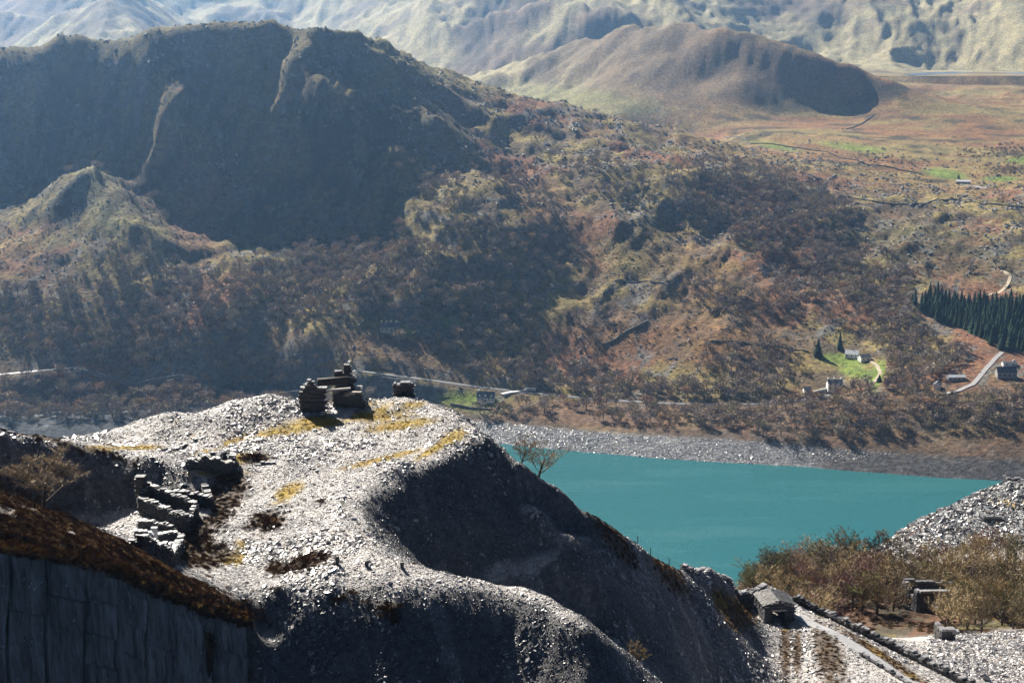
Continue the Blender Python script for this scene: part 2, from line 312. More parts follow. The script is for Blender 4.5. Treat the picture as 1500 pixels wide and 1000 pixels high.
def cover_mat(name, s1, s2, bd1, rough=.95, spec=.1, bs=None):
    m, N, L, P = nodes(name)
    a = N.new('ShaderNodeAttribute'); a.attribute_name = 'cover'
    t1 = tex(N, L, s1, 6, .65); r1 = ramp(N, L, t1.outputs['Fac'], [(.3, (.35,) * 3), (.7, (1.6,) * 3)])
    t2 = tex(N, L, s2, 4, .6); r2 = ramp(N, L, t2.outputs['Fac'], [(.3, (.7, .72, .75)), (.7, (1.3, 1.27, 1.2))])
    o = mult(N, L, mult(N, L, a.outputs['Color'], r1.outputs['Color']), r2.outputs['Color'])
    L.new(o, P.inputs['Base Color']); P.inputs['Roughness'].default_value = rough
    P.inputs['Specular IOR Level'].default_value = spec
    tb = tex(N, L, bs or s1 * 1.5, 6, .7); bump(N, L, P, tb.outputs['Fac'], bd1)
    return m
M = {}
M['far'] = cover_mat('hillside_cover', .22, .03, 2.2)
M['near'] = cover_mat('quarry_ground', 1.6, .25, .35, .75, .35, 2.2)
def slate_mat(name, col, rough, spec):
    m, N, L, P = nodes(name)
    oi = N.new('ShaderNodeObjectInfo')
    r = ramp(N, L, oi.outputs['Random'], [(0, tuple(c * .55 for c in col)), (.5, col), (.9, tuple(c * 1.25 for c in col)), (1, (col[0] * 1.25, col[1] * 1.05, col[2] * .8))])
    t = tex(N, L, 2.5, 5, .6); r2 = ramp(N, L, t.outputs['Fac'], [(.3, (.75,) * 3), (.7, (1.2,) * 3)])
    L.new(mult(N, L, r.outputs['Color'], r2.outputs['Color']), P.inputs['Base Color'])
    P.inputs['Roughness'].default_value = rough; P.inputs['Specular IOR Level'].default_value = spec
    bump(N, L, P, t.outputs['Fac'], .03)
    return m
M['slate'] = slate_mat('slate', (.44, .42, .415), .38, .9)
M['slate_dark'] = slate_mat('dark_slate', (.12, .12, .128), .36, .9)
M['wall'] = slate_mat('slate_walling', (.045, .045, .05), .6, .5)
def water_mat(name, col, bs, bd):
    m, N, L, P = nodes(name)
    P.inputs['Base Color'].default_value = (*col, 1); P.inputs['Roughness'].default_value = .2
    P.inputs['IOR'].default_value = 1.33; P.inputs['Specular IOR Level'].default_value = .5
    t = tex(N, L, bs, 4, .6); t2 = tex(N, L, bs * .2, 3, .5)
    ad = N.new('ShaderNodeMath'); L.new(t.outputs['Fac'], ad.inputs[0]); L.new(t2.outputs['Fac'], ad.inputs[1])
    mp = N.new('ShaderNodeMapping'); mp.inputs['Scale'].default_value = (.006, .03, 1); tc = N.new('ShaderNodeTexCoord'); L.new(tc.outputs['Object'], mp.inputs['Vector'])
    t3 = N.new('ShaderNodeTexNoise'); t3.inputs['Scale'].default_value = 1; t3.inputs['Detail'].default_value = 5; L.new(mp.outputs[0], t3.inputs['Vector'])
    rr = ramp(N, L, t3.outputs['Fac'], [(.35, (.06,) * 3), (.65, (.38,) * 3)]); L.new(rr.outputs['Color'], P.inputs['Roughness'])
    bump(N, L, P, ad.outputs[0], bd); return m
M['water'] = water_mat('lake_water', (.02, .112, .122), .55, .35)
M['tarn'] = water_mat('tarn_water', (.10, .16, .24), .2, .3)

# ------------------------------------------------------------------ mesh helpers
def setp(o, label=None, cat=None, group=None, kind=None):
    if label: o['label'] = label
    if cat: o['category'] = cat
    if group: o['group'] = group
    if kind: o['kind'] = kind
    return o
def link(o, parent=None):
    COL.objects.link(o)
    if parent is not None: o.parent = parent
    return o
def mesh_np(name, V, Fq, mat, smooth=False):
    me = bpy.data.meshes.new(name); V = np.asarray(V, np.float32); Fq = np.asarray(Fq, np.int32)
    k = Fq.shape[1]; n = len(Fq)
    me.vertices.add(len(V)); me.vertices.foreach_set('co', V.ravel())
    me.loops.add(n * k); me.loops.foreach_set('vertex_index', Fq.ravel())
    me.polygons.add(n); me.polygons.foreach_set('loop_start', np.arange(0, n * k, k, dtype=np.int32))
    me.update(calc_edges=True); me.materials.append(mat)
    me.polygons.foreach_set('use_smooth', np.full(n, smooth)); me.update(); return me
def sheet_obj(sheet, name, mat, cover, label):
    ny, na = sheet.Z.shape
    V = np.stack([sheet.X, sheet.Y, sheet.Z], -1).reshape(-1, 3)
    i = np.arange(ny * na).reshape(ny, na)
    Fq = np.stack([i[:-1, :-1], i[:-1, 1:], i[1:, 1:], i[1:, :-1]], -1).reshape(-1, 4)
    me = mesh_np(name, V, Fq, mat, True)
    at_ = me.color_attributes.new('cover', 'FLOAT_COLOR', 'POINT')
    c = np.concatenate([cover.reshape(-1, 3), np.ones((ny * na, 1))], 1).astype(np.float32)
    at_.data.foreach_set('color', c.ravel())
    return setp(link(bpy.data.objects.new(name, me)), label, None, None, 'structure')

# ------------------------------------------------------------------ land cover
def blend(c, col, m):
    m = np.clip(m, 0, 1)[..., None]; return c * (1 - m) + np.asarray(col) * m
def ell(px, py, cx, cy, rx, ry, rot=0.0, soft=.5):
    r = math.radians(rot); dx, dy = px - cx, py - cy
    u = (dx * math.cos(r) + dy * math.sin(r)) / rx; v = (-dx * math.sin(r) + dy * math.cos(r)) / ry
    return 1 - sm(1 - soft, 1 + soft, np.sqrt(u * u + v * v))
fpx, fpy = project(fX, fY, far.Z)
BRACKEN, GRASS, ROCK, HEATH, GREEN, SLATEC, TAN = (.225, .115, .07), (.24, .19, .08), (.17, .165, .155), (.055, .05, .035), (.17, .24, .05), (.26, .265, .28), (.24, .17, .075)
n1 = fbm(fX / 85, fY / 85, 4, 61); n2 = fbm(fX / 24, fY / 24, 4, 71); n3 = fbm(fX / 9, fY / 9, 3, 81)
cov = np.zeros(far.Z.shape + (3,)); cov[:] = (.14, .105, .07)
gz = np.gradient(far.Z, axis=0) / np.gradient(fY, axis=0)
cov = blend(cov, BRACKEN, sm(-.15, .25, n1 + .5 * n2))
cov = blend(cov, GRASS, sm(.05, .3, -n1 * .6 + .7 * n2 + .3 * crag))
cov = blend(cov, ROCK, sm(.25, .6, ridged(d_r[0] / 40, d_r[1] / 20, 4, 91) + .5 * n3 + .6 * sm(.5, 1.0, np.abs(gz)) - .15))
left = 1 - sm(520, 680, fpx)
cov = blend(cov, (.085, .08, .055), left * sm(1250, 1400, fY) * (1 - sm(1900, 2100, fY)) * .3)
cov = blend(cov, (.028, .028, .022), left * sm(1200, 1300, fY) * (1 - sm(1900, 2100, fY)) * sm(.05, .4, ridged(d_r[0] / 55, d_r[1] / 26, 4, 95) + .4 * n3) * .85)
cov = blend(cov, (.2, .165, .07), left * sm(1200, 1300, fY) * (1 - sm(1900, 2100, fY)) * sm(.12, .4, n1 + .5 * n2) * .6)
cov = blend(cov, (.17, .15, .06), (1 - sm(0, 26, fpy - np.interp(fpx, [0, 100, 200, 270, 380, 480, 560, 700], [70, 62, 55, 43, 42, 52, 85, 130]))) * sm(1500, 1600, fY) * (1 - sm(1900, 2000, fY)) * .8)
for (cx, cy, rx, ry, rot, col, s) in [
    (300, 290, 35, 60, 20, BRACKEN, .7), (285, 345, 45, 30, 30, BRACKEN, .7), (150, 290, 30, 60, -28, (.2, .19, .1), .8), (205, 350, 40, 35, -30, (.2, .18, .08), .8), (210, 480, 45, 20, 0, BRACKEN, .7),
    (780, 280, 60, 30, 30, BRACKEN, .6), (850, 350, 110, 45, 18, (.2, .115, .06), .7), (940, 380, 60, 28, 10, (.2, .19, .08), .7), (800, 290, 45, 30, 35, (.2, .12, .065), .6),
    (1050, 420, 120, 60, 25, (.2, .115, .055), .75), (1000, 500, 140, 35, 12, (.2, .1, .05), .8), (850, 490, 60, 25, 0, BRACKEN, .8), (1080, 500, 100, 25, 12, (.22, .12, .055), .7), (600, 520, 110, 24, 12, (.17, .1, .07), .8), (560, 500, 70, 16, 0, (.17, .1, .07), .6),
    (640, 190, 50, 30, 20, (.15, .14, .07), .6), (880, 612, 130, 16, 4, (.2, .09, .055), .85), (800, 600, 60, 14, 0, (.18, .1, .06), .7),
    (1380, 370, 110, 40, 10, (.11, .105, .055), .85), (1300, 600, 160, 40, 5, (.15, .10, .045), .6), (1430, 620, 100, 30, 0, (.16, .13, .045), .5)]:
    cov = blend(cov, col, ell(fpx, fpy, cx, cy, rx, ry, rot) * s * (.65 + .5 * n2) * (1 - sm(1900, 2300, fY)))
moor = sm(950, 1080, fpx) * sm(1620, 1850, fY) * (1 - sm(3000, 3500, fY))
cov = blend(cov, (.23, .125, .06), moor * .9)
cov = blend(cov, TAN, moor * sm(.0, .3, fbm(fX / 120, fY / 45, 4, 101)))
cov = blend(cov, GRASS, moor * sm(.05, .35, fbm(fX / 160, fY / 50, 4, 111)) * .9)
cov = blend(cov, HEATH, moor * sm(.22, .4, fbm(fX / 60, fY / 30, 4, 121)) * .8)
cov = blend(cov, (.34, .30, .17), mtn * (1 - moor) * .85)
cov = blend(cov, (.15, .10, .075), mtn * (1 - moor) * sm(.0, .3, fbm(fX / 400, fY / 300, 4, 131)) * .8)
cov = blend(cov, (.11, .085, .06), mtn * (1 - moor) * sm(.1, .35, fbm(fX / 110, fY / 260, 4, 137)) * .75)
cov = blend(cov, (.16, .115, .075), ell(fpx, fpy, 1000, 90, 220, 62, 6, .4) * sm(2300, 2400, fY) * (1 - sm(3100, 3200, fY)) * .85)
cov = blend(cov, (.2, .19, .08), ell(fpx, fpy, 850, 150, 120, 20, 5, .5) * sm(2200, 2350, fY) * .8)
for (cx, cy, rx, ry, rot) in [(690, 590, 48, 15, 8), (1235, 527, 34, 9, 8), (1255, 545, 26, 8, 10), (1285, 550, 10, 24, 20), (1385, 255, 32, 7, 8), (1495, 235, 20, 5, 0), (1465, 262, 25, 4, 0), (660, 470, 24, 7, 10), (590, 487, 30, 5, 8), (1250, 215, 50, 6, 8), (1120, 210, 50, 5, 12)]:
    cov = blend(cov, GREEN, ell(fpx, fpy, cx, cy, rx, ry, rot, .35) * (1 - sm(2000, 2200, fY)) * .9)
cov = blend(cov, (.11, .08, .05), (1 - sm(1060, 1130, fY)) * sm(1050, 1150, fpx) * (.6 + .5 * n2)); cov = blend(cov, (.13, .09, .065), (1 - sm(14, 20, far.Z)) * sm(560, 640, fpx) * .6)
shore = (1 - sm(8.6, 10.2, far.Z)) * sm(560, 640, fpx) * (1 - sm(1180, 1230, fpx))
cov = blend(cov, SLATEC, shore); cov = blend(cov, (.09, .09, .095), (1 - sm(8.6, 11, far.Z)) * sm(1180, 1230, fpx) * .9)
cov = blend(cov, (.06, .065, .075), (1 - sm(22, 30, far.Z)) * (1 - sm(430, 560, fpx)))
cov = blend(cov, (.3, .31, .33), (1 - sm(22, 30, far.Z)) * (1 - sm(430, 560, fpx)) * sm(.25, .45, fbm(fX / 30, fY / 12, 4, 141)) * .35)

npx, npy = project(nX, nY, near.Z)
m1 = fbm(nX / 9, nY / 9, 4, 161); m2 = fbm(nX / 2.2, nY / 2.2, 3, 171)
cn = np.zeros(near.Z.shape + (3,)); cn[:] = (.45, .43, .425)
cn = blend(cn, (.32, .31, .31), sm(.1, .5, m1))
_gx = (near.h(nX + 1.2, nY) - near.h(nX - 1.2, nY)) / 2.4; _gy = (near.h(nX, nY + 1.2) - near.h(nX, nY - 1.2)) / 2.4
steep = sm(.42, .68, np.hypot(_gx, _gy)) * (1 - sm(200, 230, nY)); cn = blend(cn, (.11, .11, .118), steep); streak = sm(.12, .4, fbm((nX + .4 * nY) / 1.6, (nY - .4 * nX) / 9, 4, 181)); cn = blend(cn, (.2, .195, .2), steep * streak * .8)  # steep ground painted darker, deepening the shade on the flanks
MOSS, STRAW, HEATHER = (.30, .20, .004), (.29, .18, .015), (.085, .05, .025)
moss = np.zeros(near.Z.shape)
for (cx, cy, rx, ry, rot) in [(480, 614, 90, 11, -12), (545, 604, 55, 14, 4), (430, 628, 60, 8, -10), (590, 622, 50, 7, -8), (605, 592, 18, 5, -10), (665, 640, 22, 9, -20), (640, 655, 40, 5, -30), (560, 672, 60, 4, -14), (360, 790, 16, 14, -50), (340, 820, 22, 10, -20), (350, 672, 26, 8, -10), (320, 692, 40, 5, 0), (420, 722, 26, 10, -30), (270, 628, 16, 10, 20), (180, 655, 60, 4, 0), (330, 650, 50, 4, -20)]:
    moss = np.maximum(moss, ell(npx, npy, cx, cy, rx, ry, rot, .5) * sm(80, 90, nY) * (1 - sm(190, 200, nY)))
moss = moss * sm(-.35, .0, m1 + m2 * .8 + .15)
cn = blend(cn, MOSS, moss); cn = blend(cn, STRAW, moss * sm(0, .4, m2))
heath = np.zeros(near.Z.shape)
for (cx, cy, rx, ry, rot) in [(335, 712, 28, 24, 0), (305, 745, 34, 30, 0), (285, 790, 30, 26, 0), (300, 812, 40, 20, 0), (330, 735, 24, 10, 0), (392, 763, 25, 14, 0), (450, 822, 35, 12, -15), (405, 832, 16, 12, 0), (375, 670, 22, 8, 0),
                              (100, 780, 130, 22, 25), (20, 755, 60, 40, 30), (200, 830, 60, 16, 28), (290, 870, 60, 14, 30), (350, 895, 40, 12, 10), (60, 640, 60, 5, 14), (160, 667, 50, 4, 14), (-80, 720, 100, 60, 10), (500, 880, 20, 6, 0), (570, 893, 30, 8, 0)]:
    heath = np.maximum(heath, ell(npx, npy, cx, cy, rx, ry, rot, .35) * sm(82, 88, nY) * (1 - sm(158, 165, nY)))
# right: heather strips by the track, bracken in the clearing, wood floor
for (cx, cy, rx, ry, rot) in [(1151, 950, 8, 50, 0), (1168, 955, 7, 34, 0), (1215, 965, 20, 55, -16), (1085, 850, 45, 5, 28), (1065, 890, 14, 30, -35), (1300, 965, 90, 6, 33), (980, 840, 14, 40, -40), (900, 790, 12, 50, -42), (1080, 900, 30, 20, 40)]:
    heath = np.maximum(heath, ell(npx, npy, cx, cy, rx, ry, rot, .5) * sm(135, 140, nY) * (1 - sm(190, 195, nY)) * .9)
heath *= sm(-.5, -.1, m1 * .6 + m2 * .7 + .25)
bankm = (1 - sm(360, 400, npx)) * (1 - sm(111, 117, nY)) * sm(80, 86, nY); cn = blend(cn, (.12, .075, .035), bankm * (.75 + .4 * m2)); heath = np.maximum(heath, bankm * sm(-.35, .05, m1 + m2 + .1))
cn = blend(cn, HEATHER, heath); cn = blend(cn, STRAW, heath * sm(.15, .4, m2) * sm(1000, 1050, npx) * .8)
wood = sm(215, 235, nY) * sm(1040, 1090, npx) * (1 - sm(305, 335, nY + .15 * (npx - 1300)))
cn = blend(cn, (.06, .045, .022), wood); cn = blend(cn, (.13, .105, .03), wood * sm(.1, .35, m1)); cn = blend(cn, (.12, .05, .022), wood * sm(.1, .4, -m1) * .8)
cn = blend(cn, (.2, .21, .22), sm(1100, 1150, npx) * sm(325, 345, nY))
cn = blend(cn, (.3, .2, .04), (ell(npx, npy, 1320, 778, 40, 4, -35, .4) + ell(npx, npy, 1480, 738, 40, 4, 8, .4)) * sm(320, 330, nY))
cn = blend(cn, (.15, .06, .03), ell(npx, npy, 1345, 775, 40, 3, -33, .4) * sm(320, 330, nY))
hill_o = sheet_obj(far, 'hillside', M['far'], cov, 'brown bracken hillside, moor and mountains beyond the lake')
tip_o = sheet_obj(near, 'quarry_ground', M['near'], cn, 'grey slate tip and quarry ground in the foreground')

# ------------------------------------------------------------------ water
def poly_obj(name, pts, mat, label, kind='structure'):
    me = bpy.data.meshes.new(name); me.from_pydata([tuple(p) for p in pts], [], [tuple(range(len(pts)))]); me.materials.append(mat)
    return setp(link(bpy.data.objects.new(name, me)), label, None, None, kind)
poly_obj('lake', [(-520, 560, 0), (620, 560, 0), (620, 1110, 0), (-120, 1110, 0), (-300, 1040, 0), (-520, 1000, 0)], M['water'], 'turquoise lake below the slate tips')
tp = [at(x, y, z=TARN_Z) for (x, y) in tarn_px]
poly_obj('tarn', [(tp[0][0] - 60, 3180, TARN_Z), (at(1620, 106, 3400)[0], 3180, TARN_Z), (at(1620, 106, 3500)[0], 3560, TARN_Z), (tp[0][0] - 60, 3560, TARN_Z)], M['tarn'], 'thin pale blue tarn on the moor below the far mountains')
# ------------------------------------------------------------------ air
def haze_box():
    x0, x1, y0, y1, z0, z1 = -4700, 4700, -150, 7800, -120, 900
    v = [(x, y, z) for z in (z0, z1) for y in (y0, y1) for x in (x0, x1)]
    f = [(0, 2, 3, 1), (4, 5, 7, 6), (0, 1, 5, 4), (2, 6, 7, 3), (0, 4, 6, 2), (1, 3, 7, 5)]
    me = bpy.data.meshes.new('haze'); me.from_pydata(v, [], f)
    m = bpy.data.materials.new('haze'); m.use_nodes = True; N = m.node_tree.nodes; L = m.node_tree.links
    N.remove(N['Principled BSDF']); pv = N.new('ShaderNodeVolumePrincipled')
    pv.inputs['Color'].default_value = (.33, .60, 1.0, 1); pv.inputs['Density'].default_value = HAZE; pv.inputs['Anisotropy'].default_value = .68
    L.new(pv.outputs[0], N['Material Output'].inputs['Volume']); me.materials.append(m)
    return setp(link(bpy.data.objects.new('haze', me)), 'pale blue haze filling the air over the valley', None, None, 'stuff')
HAZE = 0.000063
haze_box()
print('base', time.time() - T0)
# ------------------------------------------------------------------ scattering (only for what nobody could count)
def scatter(name, protos, P, rot, scl, idx, label):
    me = bpy.data.meshes.new(name); n = len(P)
    me.vertices.add(n); me.vertices.foreach_set('co', np.asarray(P, np.float32).ravel())
    for nm, v in (('rot', rot), ('scl', scl)):
        a = me.attributes.new(nm, 'FLOAT_VECTOR', 'POINT'); a.data.foreach_set('vector', np.asarray(v, np.float32).ravel())
    a = me.attributes.new('idx', 'INT', 'POINT'); a.data.foreach_set('value', np.asarray(idx, np.int32))
    g = bpy.data.node_groups.new(name, 'GeometryNodeTree')
    g.interface.new_socket('Geometry', in_out='INPUT', socket_type='NodeSocketGeometry')
    g.interface.new_socket('Geometry', in_out='OUTPUT', socket_type='NodeSocketGeometry')
    N, L = g.nodes, g.links
    gi = N.new('NodeGroupInput'); go = N.new('NodeGroupOutput'); ip = N.new('GeometryNodeInstanceOnPoints'); jn = N.new('GeometryNodeJoinGeometry')
    for p in reversed(protos):
        oi = N.new('GeometryNodeObjectInfo'); oi.inputs['Object'].default_value = p; oi.inputs['As Instance'].default_value = True
        L.new(oi.outputs['Geometry'], jn.inputs[0])
    def named(nm, typ):
        k = N.new('GeometryNodeInputNamedAttribute'); k.data_type = typ; k.inputs[0].default_value = nm; return k.outputs[0]
    ip.inputs['Pick Instance'].default_value = True
    L.new(gi.outputs[0], ip.inputs['Points']); L.new(jn.outputs[0], ip.inputs['Instance'])
    L.new(named('rot', 'FLOAT_VECTOR'), ip.inputs['Rotation']); L.new(named('scl', 'FLOAT_VECTOR'), ip.inputs['Scale'])
    L.new(named('idx', 'INT'), ip.inputs['Instance Index']); L.new(ip.outputs[0], go.inputs[0])
    o = link(bpy.data.objects.new(name, me)); o.modifiers.new('scatter', 'NODES').node_group = g
    return setp(o, label, None, None, 'stuff')
def proto(name, V, Fs, mat):
    me = bpy.data.meshes.new(name); me.from_pydata(V, [], Fs); me.materials.append(mat); return bpy.data.objects.new(name, me)
def normals(sheet, X, Y, e):
    dx = (sheet.h(X + e, Y) - sheet.h(X - e, Y)) / (2 * e); dy = (sheet.h(X, Y + e) - sheet.h(X, Y - e)) / (2 * e)
    n = np.stack([-dx, -dy, np.ones_like(dx)], -1); return n / np.linalg.norm(n, axis=-1, keepdims=True)
def lay(n, spread, rng):
    """Euler angles that lay a piece on the slope n with a random heading and some tilt."""
    th = rng.uniform(0, 2 * np.pi, len(n)); c, s_ = np.cos(th), np.sin(th)
    nx = n[:, 0] * c + n[:, 1] * s_; ny = -n[:, 0] * s_ + n[:, 1] * c
    return np.stack([-np.arcsin(np.clip(ny, -1, 1)) + rng.normal(0, spread, len(n)), np.arctan2(nx, n[:, 2]) + rng.normal(0, spread, len(n)), th], -1)
def sample_mask(sheet, grid, X, Y):
    z = sheet.Z; sheet.Z = grid; v = sheet.h(X, Y); sheet.Z = z; return v
def slab_proto(seed, mat):
    r = random.Random(seed); k = r.choice([5, 6, 6, 7]); V = []; ang = sorted(r.uniform(0, 6.283) for _ in range(k)); ang = [i * 6.283 / k + r.uniform(-.3, .3) for i in range(k)]
    rad = [r.uniform(.75, 1.15) for _ in range(k)]
    for z, q in ((-.5, 1.0), (.5, .88)):
        for a, rr in zip(ang, rad): V.append((math.cos(a) * rr * .5 * q * 1.25, math.sin(a) * rr * .5 * q * .8, z + r.uniform(-.12, .12)))
    Fs = [tuple(range(k - 1, -1, -1)), tuple(range(k, 2 * k))] + [(i, (i + 1) % k, k + (i + 1) % k, k + i) for i in range(k)]
    return proto('slate_piece', V, Fs, mat)
slabs = [slab_proto(i, M['slate']) for i in range(6)]
R1 = np.random.default_rng(5)
n = 380000
a_ = R1.uniform(-.47, .44, n); Y_ = np.exp(R1.uniform(math.log(86), math.log(205), n)); X_ = a_ * Y_
qx, qy = project(X_, Y_, near.h(X_, Y_))
veg = sample_mask(near, np.clip(heath * 1.3 + moss * 1.1, 0, 1), X_, Y_)
keep = (R1.uniform(0, 1, n) > veg) & (qy < 1040)
TRACK = [at(*p) for p in [(1168, 893, 179), (1190, 908, 176), (1215, 925, 172), (1250, 945, 168), (1290, 972, 163), (1330, 1000, 158), (1390, 1040, 150)]]
def seg_dist(X, Y, line):
    d = np.full(X.shape, 1e9)
    for p, q in zip(line[:-1], line[1:]):
        vx, vy = q[0] - p[0], q[1] - p[1]; t = np.clip(((X - p[0]) * vx + (Y - p[1]) * vy) / (vx * vx + vy * vy), 0, 1)
        d = np.minimum(d, np.hypot(X - p[0] - t * vx, Y - p[1] - t * vy))
    return d
keep &= seg_dist(X_, Y_, TRACK) > 1.1
hb = (qx < 380) & (Y_ < 116 ) & (R1.uniform(0, 1, n) > .12)        # the heather bank above the quarry face carries few stones
keep &= ~hb
X_, Y_ = X_[keep], Y_[keep]; n = len(X_)
nn = normals(near, X_, Y_, .6)
coarse = sm(.0, .35, fbm(X_ / 6, Y_ / 6, 3, 205))
L_ = (.075 + .10 * R1.gamma(1.4, .7, n)) * (.75 + .8 * coarse) * (Y_ / 125); L_ = np.clip(L_, .1, .9)
scl = np.stack([L_, L_ * R1.uniform(.45, .9, n), np.clip(L_ * R1.uniform(.12, .36, n), .04, .25)], -1)
P_ = np.stack([X_, Y_, near.h(X_, Y_) + scl[:, 2] * .25], -1)
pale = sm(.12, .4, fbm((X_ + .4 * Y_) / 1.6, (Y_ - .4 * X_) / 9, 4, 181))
shade_pick = (R1.uniform(0, 1, n) < .08 + (.86 - .5 * pale) * sm(.42, .68, np.hypot(nn[:, 0], nn[:, 1]) / nn[:, 2])).astype(int)  # darker pieces picked on steep slopes, shade put into their colour
scatter('slate_rubble', slabs + [slab_proto(30 + i, M['slate_dark']) for i in range(6)], P_, lay(nn, .26, R1), scl, R1.integers(0, 6, n) + 6 * shade_pick, 'loose grey slate rubble covering the tip and its flanks')
# coarser blocks on the tip across the little valley and on the lake shore
n = 40000; a_ = R1.uniform(.14, .46, n); Y_ = R1.uniform(318, 400, n); X_ = a_ * Y_
qx, qy = project(X_, Y_, near.h(X_, Y_)); keep = (qy > 700) & (qx > 1225) & (Y_ > 318 + 25 * vnoise(X_ / 15, Y_ / 15, 4))
X_, Y_ = X_[keep], Y_[keep]; n = len(X_); L_ = .28 + .35 * R1.gamma(1.6, .6, n)
scl = np.stack([L_, L_ * R1.uniform(.5, .9, n), L_ * R1.uniform(.25, .6, n)], -1)
n2b = 2500; Xb = R1.uniform(60, 105, 26000); Yb = R1.uniform(172, 222, 26000); qx, qy = project(Xb, Yb, near.h(Xb, Yb)); kb = (qx > 1360) & (qy > 925)
Xb, Yb = Xb[kb], Yb[kb]; Lb = .12 + .2 * R1.gamma(1.6, .6, len(Xb)); sb = np.stack([Lb, Lb * .7, Lb * R1.uniform(.2, .5, len(Xb))], -1)
X_, Y_, scl = np.r_[X_, Xb], np.r_[Y_, Yb], np.r_[scl, sb]; n = len(X_); drk = (R1.uniform(0, 1, n) < np.r_[np.full(len(X_) - len(Xb), .6), np.full(len(Xb), .35)]).astype(int)
scatter('slate_block', slabs + [slab_proto(30 + i, M['slate_dark']) for i in range(6)], np.stack([X_, Y_, near.h(X_, Y_) + scl[:, 2] * .2], -1), lay(normals(near, X_, Y_, 1.5), .35, R1), scl, R1.integers(0, 6, n) + 6 * drk, 'coarse slate blocks on the tips beyond the track')
n = 90000; Xs = R1.uniform(-140, 320, n); Ys = R1.uniform(985, 1100, n); zs = far.h(Xs, Ys); qx, qy = project(Xs, Ys, zs)
keep = (zs > -.3) & (zs < 9.3) & (qx > 590); Xs, Ys, zs, qx = Xs[keep], Ys[keep], zs[keep], qx[keep]; n = len(Xs)
L_ = .35 + .35 * R1.gamma(2, .5, n); scl = np.stack([L_, L_ * .7, L_ * .3], -1)
scatter('shore_rubble', slabs + [slab_proto(30 + i, M['slate_dark']) for i in range(6)], np.stack([Xs, Ys, zs + .1], -1), lay(normals(far, Xs, Ys, 4), .2, R1), scl, R1.integers(0, 12, n), 'grey slate blocks lining the far lake shore')
print('rubble', time.time() - T0)

# ------------------------------------------------------------------ trees
class MB:
    def __init__(s): s.V = []; s.F = []
    def tube(s, pts, rad, k):
        base = len(s.V)
        for i, (p, r) in enumerate(zip(pts, rad)):
            t = (pts[min(i + 1, len(pts) - 1)] - pts[max(i - 1, 0)]).normalized()
            u = t.orthogonal().normalized(); w = t.cross(u)
            for j in range(k):
                a = 6.2832 * j / k; q = p + (u * math.cos(a) + w * math.sin(a)) * r; s.V.append(tuple(q))
        for i in range(len(pts) - 1):
            for j in range(k):
                a, b = base + i * k + j, base + i * k + (j + 1) % k
                s.F.append((a, b, b + k, a + k))
    def tri(s, a, b, c): n = len(s.V); s.V += [tuple(a), tuple(b), tuple(c)]; s.F.append((n, n + 1, n + 2))
    def box(s, c, hx, hy, hz, ux=Vector((1, 0, 0)), uy=Vector((0, 1, 0)), uz=Vector((0, 0, 1)), jit=0.0, rnd=None):
        n = len(s.V); c = Vector(c)
        for z in (-1, 1):
            for (x, y) in ((-1, -1), (1, -1), (1, 1), (-1, 1)):
                p = c + ux * hx * x + uy * hy * y + uz * hz * z
                if jit: p = p + Vector((rnd.uniform(-jit, jit), rnd.uniform(-jit, jit), rnd.uniform(-jit, jit)))
                s.V.append(tuple(p))
        s.F += [(n, n + 3, n + 2, n + 1), (n + 4, n + 5, n + 6, n + 7), (n, n + 1, n + 5, n + 4), (n + 1, n + 2, n + 6, n + 5), (n + 2, n + 3, n + 7, n + 6), (n + 3, n, n + 4, n + 7)]
    def poly(s, pts): n = len(s.V); s.V += [tuple(p) for p in pts]; s.F.append(tuple(range(n, n + len(pts))))
    def mesh(s, name, mat, smooth=False):
        me = bpy.data.meshes.new(name); me.from_pydata(s.V, [], s.F); me.materials.append(mat)
        if smooth: me.polygons.foreach_set('use_smooth', [True] * len(me.polygons))
        me.update(); return me
    def obj(s, name, mat, parent=None, smooth=False): return link(bpy.data.objects.new(name, s.mesh(name, mat, smooth)), parent)
